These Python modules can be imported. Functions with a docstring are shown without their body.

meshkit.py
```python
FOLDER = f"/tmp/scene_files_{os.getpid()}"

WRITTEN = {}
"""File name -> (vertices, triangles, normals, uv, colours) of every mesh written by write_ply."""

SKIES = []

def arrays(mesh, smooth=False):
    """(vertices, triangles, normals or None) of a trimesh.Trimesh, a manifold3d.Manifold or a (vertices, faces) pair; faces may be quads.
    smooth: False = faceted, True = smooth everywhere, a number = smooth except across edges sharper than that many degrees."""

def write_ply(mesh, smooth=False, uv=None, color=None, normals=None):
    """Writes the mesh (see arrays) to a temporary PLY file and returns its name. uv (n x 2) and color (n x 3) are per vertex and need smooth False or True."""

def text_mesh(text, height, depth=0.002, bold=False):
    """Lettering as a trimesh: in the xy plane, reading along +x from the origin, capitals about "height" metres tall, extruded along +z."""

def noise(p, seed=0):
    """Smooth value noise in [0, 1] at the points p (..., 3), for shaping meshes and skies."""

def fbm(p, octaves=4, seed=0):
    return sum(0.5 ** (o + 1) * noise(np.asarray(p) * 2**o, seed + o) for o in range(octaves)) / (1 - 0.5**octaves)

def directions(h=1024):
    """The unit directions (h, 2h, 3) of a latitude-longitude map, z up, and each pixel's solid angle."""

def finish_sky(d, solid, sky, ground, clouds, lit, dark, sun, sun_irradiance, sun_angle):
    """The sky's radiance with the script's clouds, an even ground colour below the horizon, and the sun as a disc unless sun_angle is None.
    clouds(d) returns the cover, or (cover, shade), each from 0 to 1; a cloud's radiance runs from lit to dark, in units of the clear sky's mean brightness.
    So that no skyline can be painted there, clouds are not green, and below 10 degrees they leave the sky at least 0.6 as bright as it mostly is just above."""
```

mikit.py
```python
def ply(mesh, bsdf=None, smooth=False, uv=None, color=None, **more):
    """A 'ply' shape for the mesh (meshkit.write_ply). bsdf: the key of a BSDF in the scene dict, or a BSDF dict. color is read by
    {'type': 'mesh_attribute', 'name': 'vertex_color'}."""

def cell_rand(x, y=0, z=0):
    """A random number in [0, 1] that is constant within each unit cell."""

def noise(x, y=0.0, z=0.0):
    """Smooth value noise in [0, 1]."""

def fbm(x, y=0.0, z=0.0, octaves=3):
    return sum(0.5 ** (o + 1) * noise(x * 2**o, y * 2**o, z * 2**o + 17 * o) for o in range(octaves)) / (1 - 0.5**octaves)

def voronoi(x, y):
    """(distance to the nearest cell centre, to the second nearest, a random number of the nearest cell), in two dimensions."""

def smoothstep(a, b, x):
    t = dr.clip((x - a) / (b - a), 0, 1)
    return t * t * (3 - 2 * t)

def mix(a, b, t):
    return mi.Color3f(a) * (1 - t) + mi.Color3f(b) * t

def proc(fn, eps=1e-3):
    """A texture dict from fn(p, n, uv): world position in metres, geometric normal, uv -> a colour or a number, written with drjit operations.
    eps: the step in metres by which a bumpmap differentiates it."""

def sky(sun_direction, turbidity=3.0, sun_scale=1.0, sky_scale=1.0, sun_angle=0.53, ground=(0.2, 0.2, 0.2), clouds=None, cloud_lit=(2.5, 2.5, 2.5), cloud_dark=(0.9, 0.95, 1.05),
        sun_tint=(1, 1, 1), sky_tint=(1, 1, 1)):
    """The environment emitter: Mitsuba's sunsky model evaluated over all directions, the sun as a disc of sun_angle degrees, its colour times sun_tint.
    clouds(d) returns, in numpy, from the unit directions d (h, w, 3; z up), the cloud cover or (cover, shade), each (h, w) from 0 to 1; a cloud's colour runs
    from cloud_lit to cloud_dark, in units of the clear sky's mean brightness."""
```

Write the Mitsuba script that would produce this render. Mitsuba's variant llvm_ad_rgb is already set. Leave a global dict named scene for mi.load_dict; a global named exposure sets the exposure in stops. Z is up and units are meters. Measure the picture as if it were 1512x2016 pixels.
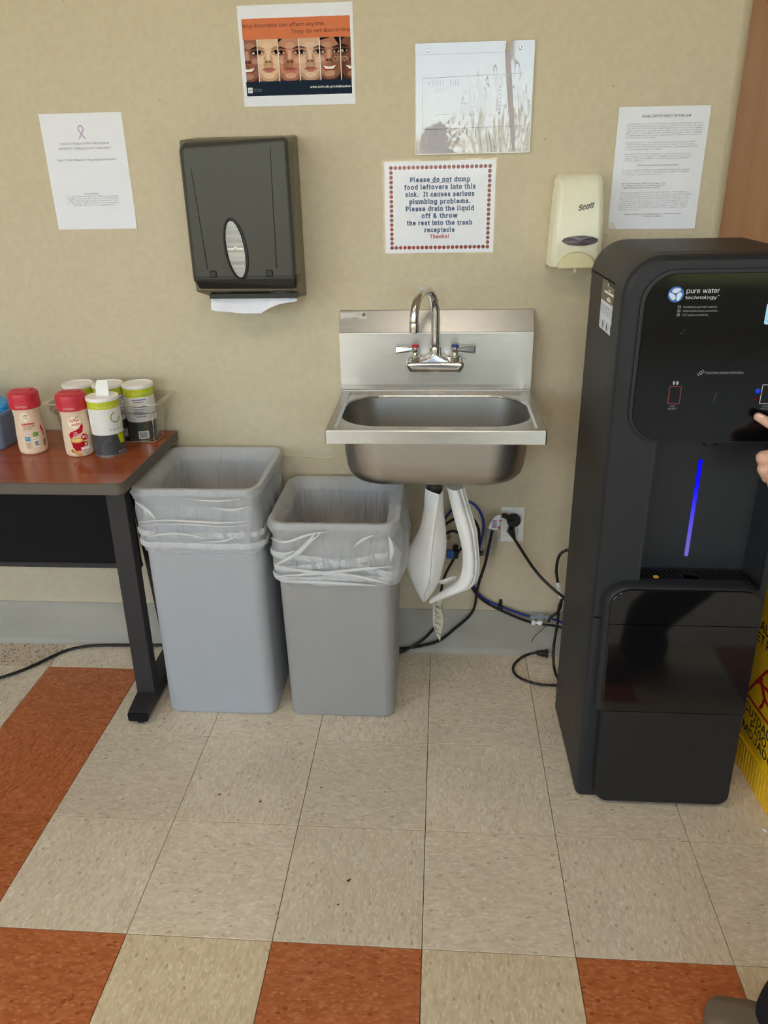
import math, random
import numpy as np, trimesh, manifold3d
import drjit as dr, mitsuba as mi
import mikit, meshkit
from mikit import proc, noise, fbm, voronoi, cell_rand, smoothstep, mix
from shapely.geometry import Polygon, Point, LineString, box as sbox
from shapely import affinity
from shapely.ops import unary_union
from scipy.interpolate import CubicSpline

scene, labels = {}, {}
T = mi.ScalarTransform4f
random.seed(7)
rng = np.random.default_rng(7)

# ------------------------------------------------------------------ camera, light, exposure
EYE = [0.0, -2.1129, 1.4247]
FWD = [-0.07322388, 0.91250828, -0.40245113]
UP = [-0.01092976, 0.40277594, 0.91523335]
scene['camera'] = {'type': 'perspective', 'fov': 53.126, 'fov_axis': 'x', 'near_clip': 0.02, 'far_clip': 200.0,
                   'to_world': T().look_at(origin=EYE, target=[a + b for a, b in zip(EYE, FWD)], up=UP)}
exposure = 0.54
scene['sky'] = mikit.sky((0.25, 0.55, 0.8), turbidity=4.0, sun_scale=5.0, sky_scale=20.0, ground=(0.30, 0.29, 0.26), sky_tint=(1.13, 0.96, 0.74))
LAMP = [9.6, 8.4, 7.2]      # radiance of the ceiling light panels (their builder is below)


def c(r, g=None, b=None):
    """sRGB 0-255 -> linear."""
    v = np.array([r, r if g is None else g, r if b is None else b], float) / 255
    return [float(x) for x in np.where(v < 0.04045, v / 12.92, ((v + 0.055) / 1.055) ** 2.4)]


def tex(rgb):
    return {'type': 'rgb', 'value': list(map(float, rgb))}


def mat(name, rgb, rough=0.5, spec=0.5, metal=0.0, two=True, bump=None, bscale=1.0, **k):
    m = {'type': 'principled', 'base_color': rgb if isinstance(rgb, dict) else tex(rgb), 'roughness': rough, 'metallic': metal, 'specular': spec, **k}
    if bump is not None:
        m = {'type': 'bumpmap', 'arbitrary': proc(bump), 'scale': bscale, 'bsdf': m}
    scene['m_' + name] = {'type': 'twosided', 'bsdf': m} if two else m
    return name


# ------------------------------------------------------------------ names and labels
def tag(key, label=None, cat=None, group=None, kind=None):
    d = labels.setdefault(key, {})
    for k, v in (('label', label), ('category', cat), ('group', group), ('kind', kind)):
        if v: d[k] = v
    return key


def bs(name):
    return 'm_' + name if 'm_' + name in scene else name


def put(key, mesh, bsdf, smooth=False, label=None, cat=None, group=None, kind=None, **k):
    """One entry of the scene; a key already taken gets the next number."""
    base, i = key, 0
    while key in scene:
        i += 1
        key = f'{base}_{i:03d}'
    scene[key] = mikit.ply(mesh, bs(bsdf), smooth, **k)
    if label or cat or group or kind: tag(key, label, cat, group, kind)
    return key


# ------------------------------------------------------------------ mesh helpers
def fix(m):
    if m.is_watertight and m.volume < 0: m.invert()
    return m


def loft(secs, cap0=True, cap1=True):
    secs = [np.asarray(s, float) for s in secs]
    n, k = len(secs[0]), len(secs)
    v = np.vstack(secs)
    f = []
    j = np.arange(n); j2 = (j + 1) % n
    for i in range(k - 1):
        a, b = i * n, (i + 1) * n
        f += [np.stack([a + j, a + j2, b + j2], 1), np.stack([a + j, b + j2, b + j], 1)]
    for on, s, flip in ((cap0, 0, True), (cap1, k - 1, False)):
        if on:
            v = np.vstack([v, secs[s].mean(0)])
            t = np.stack([s * n + j, s * n + j2, np.full(n, len(v) - 1)], 1)
            f.append(t[:, ::-1] if flip else t)
    m = trimesh.Trimesh(v, np.vstack(f), process=False)
    return fix(m)


def rrect(w, d, r, n=5, cx=0.0, cy=0.0):
    """Rounded rectangle, counter-clockwise, (4(n+1), 2)."""
    r = min(r, w / 2 - 1e-5, d / 2 - 1e-5)
    out = []
    for k, (sx, sy) in enumerate(((1, 1), (-1, 1), (-1, -1), (1, -1))):
        for a in np.linspace(0, math.pi / 2, n + 1):
            t = a + k * math.pi / 2
            out.append((cx + sx * (w / 2 - r) + r * math.cos(t), cy + sy * (d / 2 - r) + r * math.sin(t)))
    return np.array(out)


def dense(loop, step):
    """A closed 2-D loop resampled with about this step."""
    p = np.vstack([loop, loop[:1]])
    s = np.r_[0, np.cumsum(np.linalg.norm(np.diff(p, axis=0), axis=1))]
    n = max(8, int(s[-1] / step))
    t = np.linspace(0, s[-1], n, endpoint=False)
    return np.stack([np.interp(t, s, p[:, 0]), np.interp(t, s, p[:, 1])], 1)


def at_z(loop, z):
    return np.column_stack([loop, np.full(len(loop), z)])


def cbox(x0, x1, y0, y1, z0, z1, ch=0.0):
    """Box with chamfered edges."""
    if ch <= 0:
        return trimesh.creation.box(bounds=[[x0, y0, z0], [x1, y1, z1]])
    p = []
    for X, sx in ((x0, 1), (x1, -1)):
        for Y, sy in ((y0, 1), (y1, -1)):
            for Z, sz in ((z0, 1), (z1, -1)):
                p += [(X, Y + sy * ch, Z + sz * ch), (X + sx * ch, Y, Z + sz * ch), (X + sx * ch, Y + sy * ch, Z)]
    return trimesh.convex.convex_hull(np.array(p))


def ball_pts(p, r, sub=2):
    return trimesh.creation.icosphere(subdivisions=sub, radius=r).vertices + np.asarray(p, float)


def hull(*balls, sub=2):
    return trimesh.convex.convex_hull(np.vstack([ball_pts(p, r, sub) for p, r in balls]))


def rbox(x0, x1, y0, y1, z0, z1, r, sub=2):
    return hull(*[((X, Y, Z), r) for X in (x0 + r, x1 - r) for Y in (y0 + r, y1 - r) for Z in (z0 + r, z1 - r)], sub=sub)


def spline(pts, step=0.01):
    p = np.asarray(pts, float)
    s = np.r_[0, np.cumsum(np.linalg.norm(np.diff(p, axis=0), axis=1) ** 0.7)]
    n = max(3, int(np.linalg.norm(np.diff(p, axis=0), axis=1).sum() / step))
    return CubicSpline(s, p, bc_type='natural')(np.linspace(0, s[-1], n))


def tube(path, r, n=10, squash=None, up=(0, 0, 1)):
    """Sweep a circle (or an ellipse r x squash) along the path; parallel transport."""
    p = np.asarray(path, float)
    r = np.broadcast_to(r, (len(p),))
    t = np.gradient(p, axis=0); t /= np.linalg.norm(t, axis=1, keepdims=True)
    a = np.cross(t[0], up)
    if np.linalg.norm(a) < 0.05: a = np.cross(t[0], (1, 0.2, 0))
    a /= np.linalg.norm(a)
    ang = np.arange(n) * 2 * math.pi / n
    secs = []
    for i in range(len(p)):
        a = a - t[i] * np.dot(a, t[i]); a /= np.linalg.norm(a)
        b = np.cross(t[i], a)
        rb = r[i] if squash is None else squash
        secs.append(p[i] + np.outer(np.cos(ang) * r[i], a) + np.outer(np.sin(ang) * rb, b))
    return loft(secs)


def lathe(profile, n=40, cx=0.0, cy=0.0):
    """profile: (r, z) from the bottom axis to the top axis."""
    ang = np.arange(n) * 2 * math.pi / n
    secs = [np.column_stack([cx + max(r, 1e-5) * np.cos(ang), cy + max(r, 1e-5) * np.sin(ang), np.full(n, z)]) for r, z in profile]
    return loft(secs)


def cyl(p0, p1, r, n=20, r1=None):
    return tube([p0, p1], [r, r if r1 is None else r1], n)


def join(*ms):
    return trimesh.util.concatenate([m for m in ms if m is not None])


def extrude(poly, h, M=None):
    if hasattr(poly, 'geoms'):
        m = join(*[trimesh.creation.extrude_polygon(g, h, engine='earcut') for g in poly.geoms])
    else:
        m = trimesh.creation.extrude_polygon(poly, h, engine='earcut')
    return m.apply_transform(M) if M is not None else m


def frame(origin, ex, ey):
    """4 x 4: local x -> ex, y -> ey, z -> ex cross ey."""
    ex = np.asarray(ex, float); ex = ex / np.linalg.norm(ex)
    ey = np.asarray(ey, float); ey = ey - ex * np.dot(ex, ey); ey /= np.linalg.norm(ey)
    M = np.eye(4)
    M[:3, 0], M[:3, 1], M[:3, 2], M[:3, 3] = ex, ey, np.cross(ex, ey), origin
    return M


def wallframe(x, z, y=0.0, rot=0.0):
    """Local x right, y up, z out of the wall into the room."""
    a = math.radians(rot)
    return frame((x, y, z), (math.cos(a), 0, math.sin(a)), (-math.sin(a), 0, math.cos(a)))


def man(m):
    return manifold3d.Manifold(manifold3d.Mesh(np.asarray(m.vertices, np.float32), np.asarray(m.faces, np.uint32)))


def unman(m):
    q = m.to_mesh()
    return trimesh.Trimesh(q.vert_properties[:, :3], q.tri_verts, process=False)


def cut(a, *bs):
    r = man(a)
    for b in bs: r = r - man(b)
    return unman(r)


_glyphs = {}
ADVANCE = dict(zip(map(chr, range(32, 127)), map(int, """26 28 44 61 61 95 62 29 38 37 62 62 26 63 26 35 62 62 62 62 62 62 62 62 62 62 26 26 63 62 63 49 93 66 62 70 69 57 56 72 71 42 55 64 54 86 72 74 61 74 61 61 63 71 66 95 66 65 61 38 35 38 45 44 31 54 58 55 59 56 35 59 56 24 24 52 26 84 56 58 58 59 36 51 31 56 54 79 53 54 53 38 31 38 62""".split())))   # of the lettering's characters, in 1/70 capital heights


def glyph(ch, bold):
    if (ch, bold) not in _glyphs:
        m = meshkit.text_mesh(ch, 1.0, 0.1, bool(bold))
        f = m.faces[m.face_normals[:, 2] > 0.5]
        u, inv = np.unique(f, return_inverse=True)
        v = m.vertices[u][:, :2].copy()
        w = ADVANCE[ch] / 70
        v[:, 0] += w / 2 - (v[:, 0].min() + v[:, 0].max()) / 2
        f = inv.reshape(-1, 3)
        if bold == 'slab':
            g = unary_union([Polygon(v[t]).buffer(.002) for t in f]).buffer(.035)
            x0, y0, x1, y1 = g.bounds
            add = []
            for on, lo, keep in ((ch in 'fhiklmnrPIT', 0.0, 'all'), (ch in 'pq', y0, 'all'), (ch in 'imnpru', .78, 'left'), (ch in 'bdhkl', y1, 'left'), (ch in 'PI', 1.0, 'left'), (ch in 'u', .78, 'all'), (ch in 'u', 0.0, 'right')):
                if not on: continue
                up = lo > .5
                s_ = g.intersection(sbox(x0 - 1, lo - .12, x1 + 1, lo - .06) if up else sbox(x0 - 1, lo + .05, x1 + 1, lo + .11))
                runs = sorted((q.bounds for q in getattr(s_, 'geoms', [s_]) if not q.is_empty), key=lambda b: b[0])
                runs = runs[:1] if keep == 'left' else runs[-1:] if keep == 'right' else runs
                for b in runs:
                    if b[2] - b[0] < .36: add.append(sbox(b[0] - .10, lo - .11, b[2] + (.0 if keep == 'left' and ch not in 'IP' else .10), lo + .02) if up else sbox(b[0] - .10, lo - .03, b[2] + .10, lo + .09))
            g = unary_union([g] + add).simplify(.008)
            vs, fs, n = [], [], 0
            for q in getattr(g, 'geoms', [g]):
                a_, b_ = trimesh.creation.triangulate_polygon(q, engine='earcut')
                vs.append(a_); fs.append(b_ + n); n += len(a_)
            v, f = np.vstack(vs), np.vstack(fs)
        _glyphs[(ch, bold)] = (v, f)
    return _glyphs[(ch, bold)]


def text2d(s, h, bold=False):
    """Flat lettering: (vertices (n, 2), faces), starting at x = 0, on the base line."""
    x, n, vs, fs = 0.0, 0, [], []
    for ch in s:
        if ch != ' ':
            v, f = glyph(ch, bold)
            vs.append(v + [x, 0]); fs.append(f + n); n += len(v)
        x += ADVANCE[ch] / 70 + {False: 0, True: .05, 'slab': .17}[bold]
    v = np.vstack(vs) * h
    v[:, 0] -= v[:, 0].min()
    return v, np.vstack(fs)


class Print:
    """Flat ink on a sheet: coloured shapes in local metres, a hair above it. One mesh with a colour per vertex."""

    def __init__(self): self.v, self.f, self.c, self.n = [], [], [], 0

    def raw(self, v, f, col, layer=1):
        v = np.asarray(v, float)
        self.v.append(np.column_stack([v, np.full(len(v), layer * 1.5e-4)])); self.f.append(np.asarray(f) + self.n)
        self.c.append(np.tile(c(*col), (len(v), 1))); self.n += len(v)

    def poly(self, p, col, layer=1):
        for g in getattr(p, 'geoms', [p]):
            if g.is_empty or g.geom_type != 'Polygon': continue
            v, f = trimesh.creation.triangulate_polygon(g, engine='earcut')
            self.raw(v, f, col, layer)

    def rect(self, x0, y0, x1, y1, col, layer=1): self.poly(sbox(x0, y0, x1, y1), col, layer)

    def ell(self, x, y, a, b, col, layer=1, rot=0): self.poly(affinity.rotate(affinity.scale(Point(x, y).buffer(1, 12), a, b), rot), col, layer)

    def text(self, s, x, y, h, col, layer=2, bold=False, align='c', width=None, slant=0.0, rot=0):
        v, f = text2d(s, h, bold)
        v = v.copy()
        if width: v[:, 0] *= width / v[:, 0].max()
        w = v[:, 0].max()
        v[:, 0] += slant * v[:, 1] - {'c': w / 2, 'l': 0, 'r': w}[align]
        if rot:
            a = math.radians(rot)
            v = v @ np.array([[math.cos(a), math.sin(a)], [-math.sin(a), math.cos(a)]])
        self.raw(v + [x, y], f, col, layer)

    def mesh(self, M=None, fn=None, fine=None, clip=None):
        v, f, col = np.vstack(self.v), np.vstack(self.f), np.vstack(self.c)
        if fine:
            for _ in range(6):
                e = np.linalg.norm(v[f[:, 0], :2] - v[f[:, 1], :2], axis=1), np.linalg.norm(v[f[:, 1], :2] - v[f[:, 2], :2], axis=1), np.linalg.norm(v[f[:, 2], :2] - v[f[:, 0], :2], axis=1)
                big = np.max(e, 0) > fine
                if not big.any(): break
                vc = np.column_stack([v, col])
                vc, f = trimesh.remesh.subdivide(vc, f, face_index=np.nonzero(big)[0])
                v, col = vc[:, :3], vc[:, 3:]
        if fn is not None: v = fn(v)
        if M is not None: v = v @ M[:3, :3].T + M[:3, 3]
        return trimesh.Trimesh(v, f, process=False), col

    def put(self, key, M=None, fn=None, fine=None, bsdf='ink', **k):
        m, col = self.mesh(M, fn, fine or (0.012 if fn is not None else None))
        return put(key, (m.vertices, m.faces), bsdf, False, color=col, **k)


# ------------------------------------------------------------------ materials
scene['ink'] = {'type': 'twosided', 'bsdf': {'type': 'diffuse', 'reflectance': {'type': 'mesh_attribute', 'name': 'vertex_color'}}}
scene['ink_gloss'] = {'type': 'twosided', 'bsdf': {'type': 'principled', 'base_color': {'type': 'mesh_attribute', 'name': 'vertex_color'}, 'roughness': 0.35, 'specular': 0.5}}


def wall_color(p, n, uv):
    a = fbm(p.x * 3, p.z * 3, p.y * 3)
    base = mix((0.560, 0.486, 0.350), (0.578, 0.502, 0.362), a)
    s = noise(p.x * 90, p.z * 90, p.y * 90)
    fx, fz = p.x * 9, p.z * 9
    cx, cz = dr.floor(fx), dr.floor(fz)
    dx, dz = fx - cx - 0.2 - 0.6 * cell_rand(cx, cz, 1), fz - cz - 0.2 - 0.6 * cell_rand(cx, cz, 2)
    spot = smoothstep(0.022, 0.010, dr.sqrt(dx * dx + dz * dz)) * smoothstep(0.80, 0.86, cell_rand(cx, cz, 3))
    return mix(base * (0.97 + 0.06 * s), (0.25, 0.2, 0.15), 0.7 * spot)


mat('wall_paint', proc(wall_color), 0.5, 0.35, bump=lambda p, n, uv: fbm(p.x * 260, p.z * 260, p.y * 260, 2), bscale=0.0005)
mat('white_paint', c(225, 222, 214), 0.6, 0.3)
mat('ceiling_tile', c(176, 170, 158), 0.8, 0.2)


def vct(base, dark, light, seed):
    def fn(p, n, uv):
        ti, tj = dr.floor((p.x + 0.637) / 0.3048), dr.floor((p.y + 1.0539) / 0.3048)
        odd = (ti + tj) - 2 * dr.floor((ti + tj) * 0.5) < 0.5
        u, v = dr.select(odd, p.x, p.y), dr.select(odd, p.y, p.x)
        k = cell_rand(ti, tj, seed)
        wob = noise(p.x * 60, p.y * 60, 9.0) * 0.006
        d, _, r = voronoi((u + wob) * 95 + 31 * k, (v + wob) * 230 + 17 * k)
        d2, _, r2 = voronoi((u - wob) * 75 + 7 * k, (v - wob) * 130 + 5 * k)
        soft = noise(u * 55 + 9 * k, v * 120, 4.0)
        col = mix(base, mix(dark, light, soft), 0.28)
        col = mix(col, light, smoothstep(0.66, 1.0, r) * 0.62 * smoothstep(0.62, 0.30, d))
        col = mix(col, dark, smoothstep(0.30, 0.0, r) * 0.42)
        col = mix(col, light, smoothstep(0.955, 0.965, r2) * 0.6 * smoothstep(0.48, 0.36, d2))
        col = mix(col, dark, smoothstep(0.030, 0.024, r2) * 1.0 * smoothstep(0.42, 0.30, d2))
        blot = fbm(p.x * 7, p.y * 7, 2.0)
        return col * (0.90 + 0.16 * blot + 0.08 * (k - 0.5))
    return fn


mat('tile_beige', proc(vct((0.720, 0.615, 0.470), (0.510, 0.420, 0.310), (0.86, 0.78, 0.64), 1)), 0.42, 0.45)
mat('tile_cream', proc(vct((0.700, 0.575, 0.375), (0.490, 0.385, 0.240), (0.86, 0.75, 0.56), 2)), 0.42, 0.45)
mat('tile_orange', proc(vct((0.470, 0.125, 0.036), (0.320, 0.074, 0.021), (0.62, 0.25, 0.11), 3)), 0.42, 0.45)


def speckle(p, n, uv):
    _, _, r = voronoi(p.x * 170, p.y * 170)
    return mix(mix((0.50, 0.40, 0.30), (0.68, 0.56, 0.44), r), (0.26, 0.19, 0.13), smoothstep(0.88, 0.94, r))


mat('tile_speckled', proc(speckle), 0.7, 0.3)
mat('grout', c(44, 38, 32), 0.9, 0.1)
mat('cove_vinyl', proc(lambda p, n, uv: mix((0.34, 0.325, 0.275), (0.42, 0.40, 0.345), fbm(p.x * 5, p.z * 12, 1.0))), 0.45, 0.4)


def wood(p, n, uv):
    g = fbm(p.x * 26 + 3 * noise(p.z * 0.8, p.x * 2, 1.0), p.z * 1.1, p.y * 26, 4)
    f = noise(p.x * 240, p.z * 7, p.y * 240)
    return mix((0.34, 0.140, 0.045), (0.50, 0.235, 0.090), g * 0.8 + 0.2 * f)


mat('wood_panel', proc(wood), 0.35, 0.5)


def cherry(p, n, uv):
    g = fbm(p.x * 4 + 2 * noise(p.x * 1.5, p.y * 6, 1.0), p.y * 42, 0.0, 4)
    f = noise(p.x * 18, p.y * 300, 0.0)
    return mix((0.220, 0.046, 0.017), (0.370, 0.092, 0.033), g * 0.75 + 0.25 * f)


mat('cherry_laminate', proc(cherry), 0.20, 0.35)
mat('edge_band', c(92, 85, 78), 0.5, 0.4)
mat('black_metal', c(46, 44, 46), 0.5, 0.4)
mat('black_panel', c(17, 17, 18), 0.7, 0.2)
mat('black_rubber', c(22, 22, 22), 0.5, 0.4)
mat('cord_black', c(20, 20, 21), 0.38, 0.5)
mat('cord_blue', c(28, 52, 130), 0.35, 0.5)
mat('bin_grey', proc(lambda p, n, uv: mix((0.345, 0.36, 0.385), (0.37, 0.385, 0.41), fbm(p.x * 9, p.z * 9, p.y * 9))), 0.45, 0.4)
mat('bin_grey_warm', proc(lambda p, n, uv: mix((0.285, 0.275, 0.268), (0.312, 0.302, 0.295), fbm(p.x * 9, p.z * 9, p.y * 9))), 0.45, 0.4)
scene['film'] = {'type': 'principledthin', 'base_color': tex((0.93, 0.94, 0.95)), 'roughness': 0.18, 'spec_trans': 0.60, 'diff_trans': 0.8, 'eta': 1.35, 'sheen': 0.3}
scene['film_dense'] = {'type': 'principledthin', 'base_color': tex((0.93, 0.94, 0.95)), 'roughness': 0.25, 'spec_trans': 0.34, 'diff_trans': 0.8, 'eta': 1.35, 'sheen': 0.3}
mat('paper', c(234, 236, 247), 0.75, 0.2)
mat('paper_towel', c(232, 234, 245), 0.85, 0.15, bump=lambda p, n, uv: noise(p.x * 900, p.z * 900, p.y * 900), bscale=0.0002)


def brushed(name, rgb, au, av, amp=0.00006):
    core = {'type': 'roughconductor', 'alpha_u': au, 'alpha_v': av, 'distribution': 'ggx', 'material': 'none',
            'specular_reflectance': proc(lambda p, n, uv: mi.Color3f(rgb) * (0.86 + 0.22 * noise(p.x * 7, (p.z + p.y) * 900, 2.0) + 0.10 * noise(p.x * 30, (p.z + p.y) * 2200, 5.0))) if amp else tex(rgb)}
    if not amp:
        scene[name] = {'type': 'twosided', 'bsdf': core}
        return name
    scene[name] = {'type': 'twosided', 'bsdf': {'type': 'bumpmap', 'arbitrary': proc(lambda p, n, uv: noise(p.x * 12, p.z * 1400, p.y * 1400), eps=2e-4), 'scale': amp,
                   'bsdf': core}}
    return name


brushed('steel', (0.58, 0.575, 0.555), 0.07, 0.20)
brushed('steel_bowl', (0.50, 0.485, 0.455), 0.14, 0.14, 0.0)
scene['chrome'] = {'type': 'twosided', 'bsdf': {'type': 'roughconductor', 'alpha': 0.02, 'distribution': 'ggx', 'material': 'none', 'specular_reflectance': tex((0.80, 0.80, 0.80))}}
mat('vinyl_white', c(228, 226, 222), 0.45, 0.4)
mat('plastic_white', c(232, 232, 228), 0.35, 0.5)
mat('plastic_cream', c(234, 231, 207), 0.32, 0.5)
scene['clear_plastic'] = {'type': 'thindielectric', 'int_ior': 1.5}
# ================================================================== the setting
TS = 0.3048
X0, Y0 = -0.637, -1.0539
put('floor__subfloor', cbox(-3.6, 3.9, -6.1, 0.6, -0.10, -0.004), 'grout')
tag('floor', 'floor of square speckled vinyl tiles, mostly beige with an orange border', kind='structure')
ORANGE = {(-2, j) for j in (-2, -1, 0, 1, 2) if j != -1} | {(i, -1) for i in (-1, 1, 3, 5, 7, -3, -5)}
CREAM = {(i, -1) for i in (-4, -2, 0, 2, 4, 6, 8)}
tile_ply = {}
for j in range(-14, 4):
    for i in range(-9, 14):
        x0, y0 = X0 + i * TS, Y0 + j * TS
        near = -6 <= i <= 8 and j >= -4
        if not near: continue
        d = TS if j < 3 else 0.1375
        m = 'tile_orange' if (i, j) in ORANGE else 'tile_cream' if (i, j) in CREAM else 'tile_beige'
        if j == 3 and i <= -3: m = 'tile_speckled'
        if j == 3 and i >= 5: d = 0.60
        key = (m, d)
        if key not in tile_ply:
            g, ch = 0.0007, 0.0008
            b, t = sbox(g, g, TS - g, d - g), sbox(g + ch, g + ch, TS - g - ch, d - g - ch)
            q = lambda s, z: [(x, y, z) for x, y in list(s.exterior.coords)[:4]]
            tile_ply[key] = mikit.ply(trimesh.convex.convex_hull(np.array(q(b, -0.004) + q(b, -0.0007) + q(t, 0.0))), bs(m))
        k = 'floor__tile'
        n = sum(1 for s in scene if s.startswith('floor__tile'))
        if n: k += f'_{n:03d}'
        scene[k] = {**tile_ply[key], 'to_world': T().translate([x0, y0, -0.0001 * ((i * 7 + j * 13) % 4)])}
# the far part of the floor behind the camera and to the sides
for n, (xa, xb, ya, yb) in enumerate(((-3.6, 3.9, -6.1, Y0 - 4 * TS), (-3.6, X0 - 6 * TS, Y0 - 4 * TS, 0.0), (X0 + 9 * TS, 3.9, Y0 - 4 * TS, 0.6))):
    put('floor__tile_field', cbox(xa, xb, ya, yb, -0.01, -0.0003), 'tile_beige')

# wall with the sink: flat, its right end rounded
w = [(-3.6, 0.0)] + [(0.672 + 0.03 * math.sin(a), 0.03 - 0.03 * math.cos(a)) for a in np.linspace(0, math.pi / 2, 10)] + [(0.702, 0.38), (-3.6, 0.38)]
put('wall_back', extrude(Polygon(w), 2.75), 'wall_paint', 20, label='tan painted wall carrying the sink, posters and dispensers', kind='structure')
put('wall_right', cbox(0.55, 3.9, 0.38, 0.5, 0, 2.75), 'wood_panel', label='orange-brown wood panelling behind the end of the tan wall', kind='structure')
LY0, LY1, LZ0, LZ1 = -5.6, -2.3, 0.55, 2.60
put('wall_left', join(cbox(-3.7, -3.6, -6.1, LY0, 0, 2.75), cbox(-3.7, -3.6, LY1, 0.4, 0, 2.75), cbox(-3.7, -3.6, LY0, LY1, 0, LZ0), cbox(-3.7, -3.6, LY0, LY1, LZ1, 2.75)), 'wall_paint', kind='structure')
tag('window_2', 'wide side window in the left wall, out of the photograph', kind='structure')
for y in (LY0 + .03, -4.5, -3.4, LY1 - .03):
    put('window_2__mullion', cbox(-3.69, -3.62, y - .03, y + .03, LZ0, LZ1, .004), 'black_metal')
put('wall_side', cbox(3.9, 4.0, -6.1, 0.5, 0, 2.75), 'white_paint', kind='structure')
put('ceiling', cbox(-3.7, 4.0, -6.2, 0.6, 2.75, 2.85), 'ceiling_tile', kind='structure')
# window wall behind the camera
WX0, WX1, WZ0, WZ1, WY = -3.3, 3.5, 0.45, 2.70, -6.1
put('wall_front', join(cbox(-3.7, WX0, WY - .12, WY, 0, 2.75), cbox(WX1, 4.0, WY - .12, WY, 0, 2.75), cbox(WX0, WX1, WY - .12, WY, 0, WZ0), cbox(WX0, WX1, WY - .12, WY, WZ1, 2.75)), 'white_paint', kind='structure')
tag('window_1', 'wide window behind the camera, mirrored in the clear sign holder', kind='structure')
for x in (-2.0, -0.75, 0.60, 1.9):
    put('window_1__mullion', cbox(x - .03, x + .03, WY - .10, WY - .03, WZ0, WZ1, .004), 'black_metal')
put('window_1__frame', join(cbox(WX0, WX0 + .06, WY - .11, WY - .02, WZ0, WZ1, .004), cbox(WX1 - .06, WX1, WY - .11, WY - .02, WZ0, WZ1, .004),
    cbox(WX0, WX1, WY - .11, WY - .02, WZ0, WZ0 + .06, .004), cbox(WX0, WX1, WY - .11, WY - .02, WZ1 - .06, WZ1, .004)), 'black_metal')

mat('filler', c(214, 200, 168), 0.6, 0.3)
for pts in ([(-.470, .6735), (-.430, .6695), (-.39, .6680), (-.352, .6650), (-.318, .6655), (-.29, .6590)], [(-.335, .668), (-.320, .6665), (-.312, .670)]):
    put('wall_back__crack_filler', tube(spline([(x, -.0002, z) for x, z in pts], .006), [.0012 + .0007 * ((k * 7) % 3) for k in range(len(spline([(x, -.0002, z) for x, z in pts], .006)))], 6), 'filler', True)
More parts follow.
